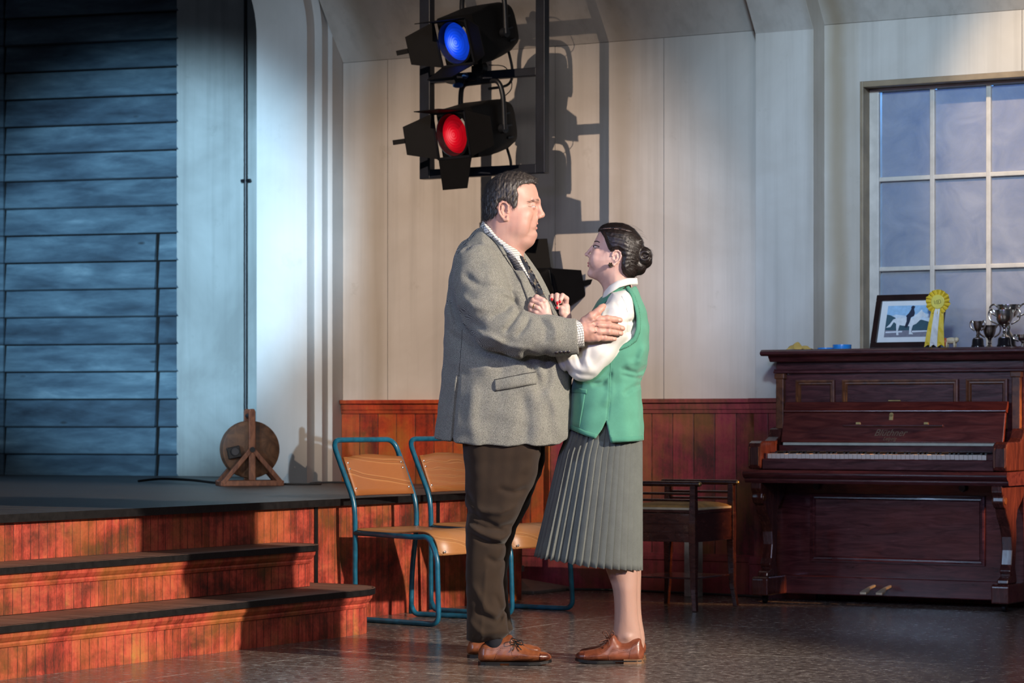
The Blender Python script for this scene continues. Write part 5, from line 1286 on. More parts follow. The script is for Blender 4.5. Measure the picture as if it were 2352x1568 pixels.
for a, b, c, d, r in fing:
    nh.chain([H_(*a, r*1.02), H_(*b, r*0.98), H_(*c, r*0.88), H_(*d, r*0.74)], 1.6)
    nh.ell(pc(*b), (r*0.9, r*0.95, r*1.12), 3); nh.ell(pc(a[0]+2, a[1], a[2]-3), (8, 6, 5), 5)
for (a, b, c, d, r), (a2, b2, c2_, d2, r2) in zip(fing[:-1], fing[1:]):                     # web between the fingers
    nh.cap(pc(a[0]+23, (a[1]+a2[1])/2+0.3, a[2]-8), pc(d[0]-4, (d[1]+d2[1])/2, d[2]-9), 1.4, 1.2, 1.5, True)
nh.chain([H_(1344, 738, -165, 12), H_(1358, 727, -170, 10.0), H_(1372, 716.5, -166, 8.6), H_(1381, 707.5, -160, 7.6), H_(1386.5, 702.5, -156, 6.0)], 4)
for a, b, c, d, r in fing[:3]: nh.cap(pc(1345, a[1]*0.55+760*0.45, -176), pc(1372, a[1], -180), 1.0, 1.6, 4)
nh.wob(0.2, 10, 8)
nm_ = nh.mesh(); hnd = nh.near()
body = PM.build('body', M['skin_m'], [hm, bm_, am_, nm_])
nl = []
for (a, b, c, d, r) in fing:
    x, y = d[0]-1.5, d[1]; x2, y2, _ = pc(x, y, d[2]); nl.append(strip(hnd, [(x2-3.5, y2-3.2), (x2+3.5, y2-2.8)], [(x2-3.5, y2+3.2), (x2+3.5, y2+2.8)], 0.0, 4, 5, 0.5))
for q in nl: PM.build('fingernail', simple('pale_nail', (0.62, 0.38, 0.30), 0.25), [q], body)
def eyeball(P, c, r, look, iris, parent):
    mb = MB(); mb.ball(c, r, 12); e = P.build('eye', M['eye_white'], [(np.array(mb.v), mb.f)], parent)
    d = Vector(look).normalized(); mb = MB(); mb.lathe([(r*0.46, r*0.90), (r*0.30, r*0.985), (0.001, r*1.01)], n=16)
    Q = Vector((0, 0, 1)).rotation_difference(d).to_matrix().to_4x4(); mb.move(Matrix.Translation(c) @ Q); P.build('iris', iris, [(np.array(mb.v), mb.f)], e); return e
for s in (-1, 1): eyeball(PM, (ball[0], ball[1], s*ball[2]), 9.3, (1, 0.38, s*0.12), M['iris_m'], body)
def lash(nr, pts, r, w_off=0.4): return draped(nr, pts, r, w_off)
PM.build('eyelashes', M['hair_m'], tubes([draped(hnear, [(1213, 476.8), (1217, 477.2), (1222, 476.9), (1227, 476.0)], 0.5, 0.1)]), body)
bs = []
rs = np.random.RandomState(5)
for i in range(170):
    t = rs.rand(); x = 1213+t*26; y = 467.6-t*7.5+rs.normal()*1.5; 
    p0 = (x, y, hnear(x, y)-0.1); x2, y2 = x-3.4+rs.normal(), y-0.6+1.6*(0.5-t); p1 = (x2, y2, hnear(x2, y2)-0.3); bs.append([p0+(0.12,), p1+(0.07,)])
PM.build('eyebrow', M['brow_m'], tubes(bs, 4), body)
# lips and teeth
lv = Vol(1208, 1242, 504, 536, -26, 26, 0.8)
for s in (-1, 1):
    lv.cap((1233.2, 513.0, 0), (1221, 515.8, 19*s), 2.8, 1.3, 1); lv.cap((1230.6, 523.8, 0), (1220.5, 518.6, 18.5*s), 3.5, 1.5, 1)
lv.D = np.maximum(lv.D, -(np.abs(lv.ax[1][None, :, None]-(518.6-0.12*(1232-lv.ax[0][:, None, None])))-1.2))
PM.build('lips', M['lip_m'], [lv.mesh()], body)
tv = Vol(1206, 1236, 508, 530, -22, 22, 1.0); tv.ell((1220.5, 516.0, 0), (10.4, 2.8, 14), 0); PM.build('teeth', M['teeth'], [tv.mesh()], body)

# hair
ha = Vol(1090, 1252, 383, 525, -76, 76, 1.35)
x, y = ha.ax[0][:, None], ha.ax[1][None, :]
sk = Vol(1090, 1252, 383, 525, -76, 76, 1.35); sk.puff(smooth_poly(head_o, 1), 44, hw, e=2.15)
edge = [(1240, 380), (1239, 418), (1231, 423), (1219, 423), (1205, 425), (1193, 430), (1186, 438), (1191, 452), (1190, 462), (1186, 481), (1178, 481), (1174, 474), (1168, 468), (1156, 464), (1146, 468), (1142, 480), (1143, 494), (1134, 504), (1119, 510), (1109, 506), (1080, 510), (1080, 380)]
reg = poly_sd(x, y, edge)
thk = np.interp(y, [395, 430, 470, 500, 512], [8.5, 7.0, 4.8, 3.2, 1.0])
th2 = thk*np.clip(0.45-reg/14, 0.25, 1)
ha.D = smax((sk.D-th2[:, :, None]).astype(np.float32), np.broadcast_to(reg[:, :, None], sk.D.shape).astype(np.float32), 2.5)
ha.D = smax(ha.D, -(sk.D+4), 1.0)
ha.wob(0.9, 9, 11, (1.6, 0.5, 1.6))
hmsh = ha.mesh()
comb = lambda X, Y, W: ((0.9, 0.12, 0.0) if Y < 425 else (-0.25, 1.0, 0)) if X > 1150 else (-0.35, 0.9, 0)
st1 = hair_strands(hmsh[0], hmsh[1], 9000, 10, comb, 2.2, 0.22, 2)
PM.build('hair', M['hair_m'], [hmsh, st1])

# trousers: two legs under one seat
tr = Vol(1048, 1266, 940, 1492, -175, 178, 3.2)
near_leg = [(1060, 950), (1062, 1010), (1067, 1060), (1071, 1110), (1071.5, 1180), (1069, 1254), (1070, 1340), (1071, 1400), (1071, 1468), (1085, 1473), (1103, 1474), (1130, 1470), (1152, 1465), (1170, 1453), (1165, 1425), (1161, 1395), (1157, 1360), (1157, 1326),
            (1161, 1275), (1165, 1245), (1177, 1212), (1190, 1186), (1203, 1158), (1219, 1122), (1232, 1090), (1241, 1040), (1243, 990), (1240, 950)]
far_leg = [(x+ (10 if x > 1120 else 4), y-6 if y > 1440 else y) for x, y in near_leg]
Wl = lambda x, y: np.interp(y, [950, 1050, 1150, 1250, 1350, 1420, 1480], [70, 68, 62, 54, 48, 45, 46])+0*x
wcl = lambda sg: (lambda x, y: sg*np.interp(y, [950, 1100, 1300, 1480], [58, 62, 80, 96])+0*x)
tr.put(tr.puff_d(pcs(near_leg, -90), 46, Wl, wcl(-1), 2.3), tr.full(), 0)
tr.put(tr.puff_d(pcs(far_leg, 80), 46, Wl, wcl(0.9), 2.3), tr.full(), 10)
for pts, a, sg in (([(1075, 1150), (1100, 1168), (1150, 1172), (1185, 1160)], -4, 9), ([(1075, 1168), (1105, 1188), (1145, 1205), (1172, 1200)], 3.5, 7), ([(1078, 1205), (1110, 1222), (1150, 1232), (1172, 1222)], -4.5, 8), ([(1085, 1195), (1120, 1208), (1160, 1214)], 4, 6),
                   ([(1090, 1222), (1125, 1242), (1160, 1246)], 4, 6), ([(1150, 1120), (1180, 1128), (1205, 1120)], 2.5, 7), ([(1075, 1130), (1092, 1160), (1100, 1185)], 3.5, 6), ([(1120, 1275), (1140, 1285), (1162, 1278)], 3, 7),
                   ([(1090, 1340), (1120, 1392), (1160, 1408)], -3.5, 9), ([(1100, 1400), (1140, 1418), (1162, 1395)], 3.5, 7), ([(1080, 1420), (1110, 1445), (1150, 1440)], -3.0, 8), ([(1140, 1360), (1152, 1395), (1148, 1420)], 3, 6), ([(1118, 1290), (1112, 1370), (1106, 1460)], -1.0, 4)):
    tr.crease(pts, a*1.7, sg)
tr.wob(1.5, 60, 4, (1.3, 0.8, 1)).wob(0.6, 24, 14, (0.8, 1.2, 1))
PM.build('trousers', M['trouser'], [tr.mesh()])
# shoes
npf = pcs([(1098, 1513), (1098, 1500), (1102, 1486), (1112, 1476), (1130, 1470), (1150, 1464), (1168, 1457), (1176, 1459), (1186, 1470), (1200, 1482), (1222, 1491), (1245, 1495), (1260, 1499), (1267, 1506), (1266, 1513), (1250, 1519), (1150, 1519), (1104, 1519)], -100)
sh, snr, sv = shoe(PM, 'shoe', npf, -100, 0.42, M['sole'], 1250, [M['tan']], 0, 1, label='tan brogue, the near one')
def ppc(pts, w=-100): return [pc(a, b, w)[:2] for a, b in pts]
def dotted(nr, lines):
    out = []
    for ln in lines:
        for sh_ in (0, 1):
            L = sum(math.dist(a, b) for a, b in zip(ln, ln[1:])); q = draped(nr, [(a, b+3.2*sh_) for a, b in ln], 0.7, 0.0, max(3, int(L/(2.6-0.9*sh_))))
            for i, (a, b, c, r) in enumerate(q):
                if sh_ and i % 1 == 0: out.append([(a-0.6, b, c-0.2, 0.28), (a+0.9, b, c-0.2, 0.28)])
                else: out.append([(a, b, c+0.4, 0.2), (a, b, c-0.1, 0.85), (a, b, c-0.5, 0.3)])
    return tubes(out, 5)
def brogue(P, parent, nr, lines, lacep, lmat, toe=None):
    dots = []
    P.build('broguing', M['toe_dark'], dotted(nr, [ppc(ln) for ln in lines]), parent)
    if toe: P.build('toe_cap', M['toe_dark'], [strip(nr, ppc(toe[0]), ppc(toe[1]), -0.3, 6, 12, 0.8)], parent)
    P.build('laces', lmat, tubes([[(x_, y_, w_, 1.2) for x_, y_, w_ in curve_pts([pc(*p) for p in q], 5)] for q in lacep], 6), parent)
brogue(PM, sh, snr, [[(1110, 1484), (1130, 1488), (1150, 1484), (1172, 1482), (1176, 1500)], [(1178, 1512), (1190, 1502), (1215, 1500), (1240, 1503), (1258, 1500)], [(1136, 1512), (1140, 1498), (1150, 1488)], [(1178, 1503), (1195, 1506)]],
       [[(1176, 1464, -112), (1190, 1470, -100), (1182, 1476, -116)], [(1181, 1470, -114), (1196, 1476, -98)], [(1187, 1476, -116), (1203, 1482, -98)], [(1183, 1474, -114), (1174, 1468, -124), (1172, 1478, -126), (1182, 1478, -118)], [(1184, 1474, -114), (1198, 1470, -122), (1200, 1480, -124), (1186, 1480, -118)],
        [(1184, 1476, -116), (1180, 1488, -125), (1176, 1494, -126)], [(1185, 1476, -116), (1194, 1488, -124), (1198, 1492, -126)]], M['lace'],
       ([(1240, 1496), (1256, 1499), (1264, 1505)], [(1238, 1514), (1254, 1514), (1264, 1511)]))
so = Vol(1100, 1178, 1440, 1482, -135, -60, 2); so.chain([H_(1130, 1445, -98, 24), H_(1136, 1474, -98, 22)], 3); PM.build('sock', M['sock'], [so.mesh()])
fpf = pcs([(1073, 1499), (1073, 1486), (1078, 1472), (1092, 1462), (1122, 1456), (1146, 1449), (1153, 1452), (1164, 1462), (1180, 1470), (1202, 1477), (1226, 1481), (1240, 1486), (1244, 1493), (1240, 1499), (1230, 1502), (1078, 1502)], 85)
shoe(PM, 'shoe', fpf, 85, 0.42, M['sole'], 1226, [M['tan']], 0, 1, label='tan brogue, the far one')

# jacket
torso = [(1108, 516), (1085, 533), (1062, 555), (1045, 590), (1033, 630), (1026, 675), (1022, 720), (1021, 765), (1019, 820), (1014, 870), (1009, 912), (1004, 960), (1000, 1003), (996, 1050), (1000, 1120), (1300, 1120), (1311, 1040),
         (1312, 1000), (1312, 970), (1312, 925), (1313, 880), (1311, 835), (1303, 790), (1293, 752), (1280, 712), (1264, 677), (1246, 640), (1230, 617), (1214, 608), (1190, 603), (1168, 574), (1140, 542), (1120, 522)]
hem = [(980, 500), (980, 1000), (1000, 1004), (1018, 1010), (1045, 1015), (1090, 1020), (1160, 1023), (1235, 1023), (1282, 1019), (1300, 1006), (1309, 975), (1340, 940), (1360, 900), (1360, 480)]
def Wt(x, y): return np.interp(y, [520, 545, 580, 620, 680, 760, 850, 950, 1020], [56, 72, 112, 132, 136, 136, 140, 142, 140])+0*x
jk = Vol(988, 1345, 505, 1032, -232, 190, 3.0)
jk.D[:] = jk.puff_d(torso, 125, Wt, e=2.25)
inner = jk.D.copy()
# opening at the front: cut a wedge down to the button
X, Y, W = jk.g(jk.full())
gap = np.interp(Y, [570, 600, 640, 680, 720, 800, 858], [24, 36, 56, 58, 50, 26, 0]).astype(np.float32)
wedge = np.maximum(np.abs(W+22)-gap, 1150+(Y-560)*0.25-X)
neckhole = jk.chain_d([(1150, 515, 0, 50), (1190, 590, 0, 50)])
jk.D = smax(jk.D, -np.maximum(wedge, -(inner+26)), 2.5)
jk.D = smax(jk.D, -neckhole, 4)
hx, hy = jk.ax[0][:, None], jk.ax[1][None, :]; jk.D = smax(jk.D, np.broadcast_to(poly_sd(hx, hy, hem)[:, :, None], jk.D.shape), 2.5)
# vent at the back of the near side
sl_near = jk.chain_d([pc(1094, 612, -108)+(52,), pc(1100, 650, -125)+(60,), pc(1117, 700, -140)+(64,), pc(1144, 750, -152)+(57,), pc(1200, 768, -158)+(51,), pc(1262, 772, -158)+(44,), pc(1330, 774, -154)+(38.5,)], k=12)
cx_ = pc(1326, 774, -154)[0]
sl_near = np.maximum(sl_near, (X-cx_)+(Y-774)*-0.085)
sl_far = jk.chain_d([(1094, 612, 108, 52), (1117, 700, 130, 58), (1150, 750, 135, 52), (1240, 775, 120, 44), (1300, 778, 100, 38)], k=12); sl_far = np.maximum(sl_far, X-1296)
jk.D = smin(jk.D, sl_near, 9); jk.D = smin(jk.D, sl_far, 9)
hollow = jk.cap_d(pc(1300, 774, -154), pc(1345, 774, -154), 33, 33, jk.full()); jk.D = smax(jk.D, -hollow, 1)
CR = [([(1196, 716), (1178, 745), (1160, 768)], 6, 6), ([(1214, 737), (1206, 755), (1188, 778)], 5, 6), ([(1178, 700), (1160, 720), (1128, 738)], 5, 8), ([(1150, 690), (1182, 697), (1190, 712)], 4, 6), ([(1150, 664), (1176, 678), (1186, 700)], 4, 7),
      ([(1240, 738), (1252, 762), (1248, 790)], 3, 7), ([(1262, 740), (1274, 765), (1270, 785)], -3, 7), ([(1070, 640), (1100, 665), (1150, 672)], 4.5, 9), ([(1064, 690), (1092, 712), (1120, 716)], -4, 9), ([(1060, 715), (1080, 745), (1110, 765)], 5, 9),
      ([(1080, 745), (1110, 775), (1150, 790)], -4, 8), ([(1030, 660), (1045, 720), (1058, 758)], 6, 8), ([(1040, 770), (1080, 800), (1140, 825)], 5, 11), ([(1034, 830), (1090, 850), (1140, 850)], -3, 12), ([(1206, 812), (1226, 850), (1240, 905)], 6, 10), ([(1250, 815), (1256, 865), (1248, 900)], 5, 10),
      ([(1260, 900), (1275, 940), (1282, 1000)], -5, 12), ([(1090, 870), (1085, 940), (1090, 1010)], -3, 14), ([(1200, 905), (1210, 960), (1205, 1015)], 3, 14), ([(1066, 585), (1085, 570), (1110, 560)], 3, 6), ([(1128, 780), (1170, 800), (1215, 806)], -4, 8)]
for p, a, sg in CR: jk.crease(p, a*1.5, sg)
vcut = [(1190, 604), (1207, 638), (1222, 668), (1238, 702), (1258, 733), (1288, 768), (1306, 830), (1318, 858), (1345, 858), (1345, 540), (1190, 540)]
jk.D = smax(jk.D, -np.maximum(np.broadcast_to(poly_sd(hx, hy, vcut)[:, :, None], jk.D.shape), -(sl_near-3)), 2)
jk.crease([(1056, 866), (1050, 920), (1041, 1020)], 9, 3.0, -1)      # side vent
jk.wob(1.5, 70, 7).wob(0.7, 28, 17)
jm = jk.mesh(); jnear = jk.near()
jacket = PM.build('jacket', M['tweed'], [jm])
# lapels, flap, seams, buttons
PM.build('lapel', M['tweed'], [strip(jnear, [(1113, 514), (1140, 542), (1168, 574), (1190, 605), (1207, 638), (1222, 668), (1238, 703), (1243, 716)], [(1108, 520), (1126, 546), (1143, 566), (1156, 588), (1176, 618), (1195, 650), (1209, 688), (1214, 708)], 2.0, 6, 40, 3.2, 1.0)], jacket)
PM.build('seam', M['seam'], tubes([draped(jnear, [(1108, 521), (1126, 548), (1142, 567), (1156, 590)], 1.1, 0.2, 20), draped(jnear, [(1156, 590), (1166, 590)], 1.0, 5.4, 4), draped(jnear, [(1156, 590), (1177, 620), (1196, 652), (1211, 690)], 1.0, 0.4, 24)]), jacket)
# far lapel, pulled forward
def slabq(A, B, th, n=18):
    def res(P): 
        L = [0.0]
        for a, b in zip(P, P[1:]): L.append(L[-1]+math.dist(a, b))
        t = np.linspace(0, L[-1], n); return np.stack([np.interp(t, L, [p[i] for p in P]) for i in range(3)], 1)
    a, b = res(A), res(B); c = (a+b)/2+np.array([2.0, -1.0, -3.0]); V_ = []; f = []
    for i in range(n):
        for q, o in ((a[i], 0), (c[i], -th), (b[i], 0), (c[i], th)): V_.append((q[0], q[1], q[2]+o))
    for i in range(n-1):
        for j in range(4): f.append((i*4+j, i*4+(j+1) % 4, (i+1)*4+(j+1) % 4, (i+1)*4+j))
    f += [(0, 1, 2, 3), tuple((n-1)*4+j for j in (3, 2, 1, 0))]; return np.array(V_), f
PM.build('lapel', M['tweed'], [slabq([(1199, 571, 20), (1216, 592, 30), (1240, 626, 30), (1256, 656, 26), (1268, 684, 18), (1284, 726, 8), (1297, 775, 0)], [(1190, 588, 8), (1206, 612, 6), (1224, 645, 2), (1244, 680, -2), (1262, 708, -4), (1278, 742, -8), (1292, 790, -8)], 3.5)], jacket, fix=True, smooth=False)
PM.build('pocket_flap', M['tweed'], [strip(jnear, [(1137, 875), (1170, 868), (1205, 861), (1231, 857)], [(1137, 899), (1170, 894), (1205, 887), (1231, 882)], 0.5, 6, 20, 3.6, 1.2)], jacket)
PM.build('seam', M['seam'], tubes([draped(jnear, [(1136, 874), (1170, 867), (1205, 860), (1231, 856)], 0.8, 0.3, 24), draped(jnear, [(1137, 900.5), (1170, 895.5), (1205, 888.5), (1231, 883.5)], 0.9, -0.3, 24), draped(jnear, [(1064, 760), (1060, 820), (1056, 866)], 0.6, 0.0, 20)]), jacket)
for bx, by in ((1278, 810), (1287, 809), (1296, 808.5), (1305, 808.0)):
    p = pc(bx, by, -150); mb = MB(); mb.ball((p[0], p[1], jnear(p[0], p[1])-0.8), (4.2, 4.2, 2.0), 8); PM.build('cuff_button', M['button'], [(np.array(mb.v), mb.f)], jacket)
mb = MB(); mb.ball((1311, 866, -22), (3.5, 7, 7), 8); PM.build('front_button', M['button'], [(np.array(mb.v), mb.f)], jacket)
# pullover seen between the lapels
pu = Vol(1080, 1325, 555, 900, -135, 135, 3.2)
pu.puff([(1160, 640), (1120, 720), (1100, 880), (1301, 880), (1300, 830), (1293, 790), (1282, 750), (1268, 712), (1252, 680), (1233, 645), (1222, 628), (1206, 622), (1186, 624)], 115, lambda x, y: np.interp(y, [610, 640, 680, 880], [70, 105, 124, 128])+0*x, e=2.2)
Xp, Yp, Wp_ = pu.g(pu.full()); vn = np.interp(Yp, [560, 600, 668], [96, 62, 0]); pu.D = smax(pu.D, -np.maximum(np.abs(Wp_+20)-vn, 1165-Xp), 2)
PM.build('pullover', M['pullover'], [pu.mesh()])
# shirt: collar, chest, cuff
sc = Vol(1075, 1265, 495, 690, -110, 110, 1.9)
col_o = [(1109, 507), (1103, 520), (1106, 540), (1140, 575), (1170, 605), (1196, 640), (1225, 672), (1243, 668), (1228, 640), (1210, 606), (1198, 586), (1190, 572), (1170, 556), (1150, 539), (1130, 520)]
sc.puff(col_o, 55, lambda x, y: np.interp(y, [505, 540, 570, 600, 640], [60, 65, 72, 104, 104])+0*x, e=2.3)
PM.build('shirt', M['check'], [sc.mesh()])
cn = sc.near()
fl = [strip(cn, [(1112, 510), (1136, 530), (1162, 552), (1186, 572), (1192, 584)], [(1112, 520), (1134, 546), (1158, 574), (1180, 598), (1197, 605)], 0.5, 6, 24, 2.4, 1.0)]
PM.build('collar', M['check'], fl, label='checked shirt collar')
PM.build('collar', M['check'], [slabq([(1190, 572, 14), (1197, 588, 26), (1204, 600, 30)], [(1188, 578, -4), (1195, 594, 0), (1202, 612, 8)], 2.5, 8)], fix=True)
cf = Vol(1300, 1360, 720, 830, -210, -100, 1.8); cf.chain([H_(1310, 768, -156, 33), H_(1345, 766, -158, 29)], 2)
x0c, x1c = pc(1312, 766, -156)[0], pc(1340, 766, -156)[0]; cf.cut(1, -0.06, 0, x1c-0.06*766); cf.cut(-1, 0, 0, -x0c)
cf.D = smax(cf.D, -cf.chain_d([H_(1325, 766, -158, 24), H_(1360, 764, -160, 22)]), 1); PM.build('cuff', M['check'], [cf.mesh()], label='checked shirt cuff')
# tie
pun = pu.near()
tn = lambda x, y: min(cn(x, y), pun(x, y)) if y < 690 else pun(x, y)
PM.build('tie', M['tie'], [strip(tn, [(1192, 589), (1199, 604), (1219, 646), (1236, 684)], [(1201, 590), (1209, 600), (1231, 638), (1250, 676)], 1.0, 6, 30, 3.5, 1.5)])
# ------------------------------------------------------------------ the woman
wom = thing('person', 'dark-haired woman in a green sleeveless cardigan and grey pleated skirt facing left', 'person', ((1405-1176)*KP, D0, 0))
PW = Pm(wom)
def ww(x, y): return np.interp(x, [1343, 1356, 1368, 1385, 1410, 1440, 1468], [21, 29, 36, 42, 46, 45, 36])*np.interp(y, [600, 640, 660, 720], [1, 0.86, 0.80, 0.95])
wh_o = [(1410, 519), (1390, 521), (1378, 529), (1371.5, 541), (1366.5, 552), (1363.5, 559), (1362, 566), (1359.5, 574), (1357, 584), (1353, 591), (1351.5, 598), (1351, 604), (1353, 607.5), (1352, 613), (1354.5, 618), (1352.5, 625), (1354, 633), (1362, 640), (1374, 645), (1382, 655), (1386, 668), (1380, 700), (1372, 720),
        (1470, 720), (1462, 680), (1450, 655), (1449, 640), (1456, 618), (1464, 590), (1463, 560), (1452, 535), (1432, 521)]
wv_ = Vol(1330, 1480, 505, 725, -70, 70, 1.15)
wv_.puff(smooth_poly(wh_o, 1), 38, ww, e=2.1)
for s in (-1, 1):
    wv_.ell((1372, 597, 24*s), (18, 22, 13), 12); wv_.ell((1373, 581, 29*s), (10, 6, 7), 7)
    wv_.ell((1362, 568, 16*s), (7, 6, 9), 4, True)
wv_.ell((1358, 628, 0), (8, 7.5, 10), 7)
wv_.cap((1360.5, 567, 0), (1348, 583.5, 0), 3.4, 3.9, 3.5).ell((1347, 584.5, 0), (4.1, 4.0, 4.4), 3)
for s in (-1, 1):
    wv_.ell((1353.5, 587.5, 5.6*s), (4.4, 3.8, 3.4), 2.5); wv_.ell((1350.5, 590.8, 3.6*s), (2.6, 1.3, 1.6), 1.2, True)
wb = (1369, 569, 16)
for s in (-1, 1):
    q = wv_.sl((1352, 556, min(s*5, s*28)), (1386, 582, max(s*5, s*28))); X, Y, W = wv_.g(q)
    dd = np.sqrt((X-wb[0])**2+(Y-wb[1])**2+(W-s*wb[2])**2)-8.1
    slab = np.abs(Y-(568.3+0.18*(X-1368)))-1.45
    wv_.put(np.maximum(dd, -slab), q, 1.6)
for s in (-1, 1):
    e0 = 44
    wv_.ell((1413, 594, s*(e0-1)), (8, 15, 4), 3, rot=-0.25)
    hl = [(1404, 590), (1406, 583), (1411, 579), (1418, 578.5), (1423, 583), (1424.5, 591), (1421, 600), (1414, 606), (1408, 611), (1404, 610)]
    wv_.chain([(x, y, s*(e0+3.5), 2.0+(0.9 if i > 7 else 0)) for i, (x, y) in enumerate(hl)], 1.6)
    wv_.chain([(1416, 587, s*(e0+3), 1.4), (1416, 594, s*(e0+3.2), 1.5), (1411, 601, s*(e0+3), 1.4)], 1.5)
    wv_.ell((1410.5, 594, s*(e0+5.5)), (3.6, 6, 4.5), 1.5, True); wv_.cap((1405, 596, s*e0), (1406, 591, s*e0), 2.2, 1.8, 1.5)
wv_.wob(0.15, 18, 3)
wm_ = wv_.mesh(); wnear = wv_.near()
wb_ = Vol(1290, 1500, 680, 1000, -110, 110, 6); wb_.puff([(1400, 690), (1360, 730), (1345, 800), (1330, 880), (1320, 980), (1460, 980), (1460, 880), (1475, 800), (1470, 720), (1450, 690)], 60, 72); wbm = wb_.mesh()
# legs
lg_o = [(1383, 1260), (1389, 1300), (1397, 1322), (1407, 1348), (1411, 1380), (1411.5, 1420), (1409, 1446), (1408, 1470), (1412, 1500), (1470, 1500), (1474, 1470), (1471, 1448), (1466, 1420), (1463.5, 1385), (1464, 1345), (1465, 1310), (1464, 1260)]
lgs = []
for wc in (-38, 38):
    v = Vol(1340, 1500, 930, 1512, wc-50, wc+50, 2.6); off = 8 if wc > 0 else 0
    v.puff(smooth_poly(pcs([(x+off, y) for x, y in lg_o], wc), 1), 34, lambda x, y: np.interp(y, [1260, 1350, 1420, 1450, 1480], [33, 34, 28, 25, 24])+0*x, wc, e=2.1)
    v.chain([(1395, 950, wc, 36), (1424, 1290, wc, 30)], 8)
    v.ell(pc(1441+off, 1462, wc), (12, 10, 27), 10); lgs.append(v.mesh())
# near hand: a fist holding the near lapel, the back of the hand towards the viewer
hW = jnear(1222, 706)-10
fh = Vol(1200, 1285, 672, 760, hW-45, hW+45, 1.1)
fh.chain([(1268, 762, hW+26, 15), (1255, 740, hW+10, 15.5), (1247, 724, hW+2, 16)], 5)
fh.put(fh.puff_d([(1241, 689), (1256, 694), (1262, 708), (1266, 732), (1250, 740), (1234, 736), (1222, 728), (1219, 716), (1226, 703), (1233, 694)], 14, 11, hW-1, 2.2), fh.full(), 4)
wf = [((1246, 696, hW-7), (1231, 688.5, hW-3), (1226, 694, hW+12), (1236, 702, hW+18), 6.6), ((1239, 703, hW-9), (1224, 696, hW-5), (1219, 702, hW+10), (1230, 710, hW+17), 6.7),
      ((1233, 712, hW-9), (1219.5, 705.5, hW-5), (1215.5, 712, hW+9), (1226, 718, hW+16), 6.3), ((1229, 722, hW-6), (1218.5, 716, hW-2), (1215.5, 722, hW+9), (1225, 726, hW+15), 5.6)]
for a, b, c, d, r in wf:
    fh.chain([a+(r,), b+(r*0.96,), c+(r*0.9,), d+(r*0.8,)], 1.3); fh.ell(b, (r*1.02, r*1.02, r*1.08), 2); fh.ell((a[0], a[1], a[2]-1.5), (5, 5, 5), 4)
for (a, b, c, d, r), (a2, b2, c2_, d2, r2) in zip(wf[:-1], wf[1:]):
    m0 = ((a[0]+a2[0])/2-2, (a[1]+a2[1])/2, a[2]-6); m1 = ((b[0]+b2[0])/2-3, (b[1]+b2[1])/2, b[2]-6); fh.cap(m0, m1, 1.0, 1.5, 1.5, True)
for a, b, c, d, r in wf[1:]: fh.cap((a[0]+2, a[1]+1, a[2]-4), (1254, 732, hW-8), 1.6, 1.0, 4)
fh.chain([(1252, 712, hW+8, 9), (1238, 700, hW+17, 7), (1228, 694, hW+19, 6)], 3)
fh.wob(0.15, 10, 5)
fm = fh.mesh(); fnear = fh.near()
# far hand: fingertips with red nails towards the viewer, palm behind
gW = 10
gh = Vol(1252, 1322, 660, 748, gW-40, gW+50, 1.1)
gh.chain([(1296, 752, gW+16, 13), (1299, 728, gW+12, 13), (1298, 706, gW+12, 12.5)], 5)
gf = [[(1300, 700, gW+12, 6.6), (1301, 685, gW+4, 6.4), (1292, 678.5, gW-8, 5.8), (1287.5, 688, gW-12, 5.0), (1286, 694, gW-12, 4.2)],
      [(1296, 698, gW+14, 6.4), (1290, 682, gW+4, 6.2), (1279, 677.5, gW-6, 5.8), (1278.5, 690, gW-12, 5.2), (1280, 698, gW-12, 4.4)],
      [(1290, 698, gW+18, 6.0), (1280, 684, gW+8, 5.8), (1268.5, 679, gW-2, 5.4), (1266.5, 685, gW-8, 4.8), (1267, 688, gW-8, 4.2)],
      [(1296, 714, gW+10, 6.0), (1290, 706, gW-2, 5.2), (1282, 706, gW-10, 4.6), (1279, 707, gW-11, 3.8)]]
for ch in gf: gh.chain(ch, 1.4)
gh.chain([(1297, 728, gW+2, 8.5), (1291, 718, gW-8, 7.0), (1290, 708, gW-12, 6)], 3)
gm = gh.mesh(); gnear = gh.near()
# forearms and upper arms under the sleeves
ua = Vol(1240, 1470, 660, 880, -150, 130, 4)
ua.chain([(1420, 705, -62, 19), pc(1345, 830, -100)+(23,), (1268, 762, hW+26, 14)], 4); ua.chain([(1420, 705, 62, 19), (1350, 800, 80, 22), (1296, 752, gW+16, 13)], 4)
body = PW.build('body', [M['skin_w'], M['stocking']], [wm_, wbm, fm, gm, ua.mesh()]+[(v, f, 1) for v, f in lgs])
for s in (-1, 1): eyeball(PW, (wb[0], wb[1], s*wb[2]), 7.3, (-0.80, -0.12, s*0.35), M['iris'], body)
PW.build('eyelashes', M['hair_w'], tubes([draped(wnear, [(1362.5, 565.0), (1366, 564.6), (1370, 565.6), (1375.5, 568.4)], 1.1, 0.5), draped(wnear, [(1364, 570.5), (1369, 571.5), (1375, 570.5)], 0.5, 0.3)]), body)
bs = []; rs = np.random.RandomState(6)
for i in range(70):
    t = rs.rand(); x = 1364.5+t*9.5; y = 555.2+0.8*math.sin(t*3)*-2+t*2.6+rs.normal()*0.55; x2, y2 = x+3.0, y-0.3+0.9*t; bs.append([(x, y, wnear(x, y)-0.1, 0.3), (x2, y2, wnear(x2, y2)-0.4, 0.12)])
PW.build('eyebrow', M['brow_w'], tubes(bs, 4), body)
lv = Vol(1342, 1372, 596, 618, -18, 18, 0.7)
for s in (-1, 1): lv.cap((1351.4, 604.0, 0), (1361.5, 606.6, 11*s), 2.2, 0.9, 1); lv.cap((1352.0, 610, 0), (1361.5, 607.8, 10*s), 2.6, 1.0, 1)
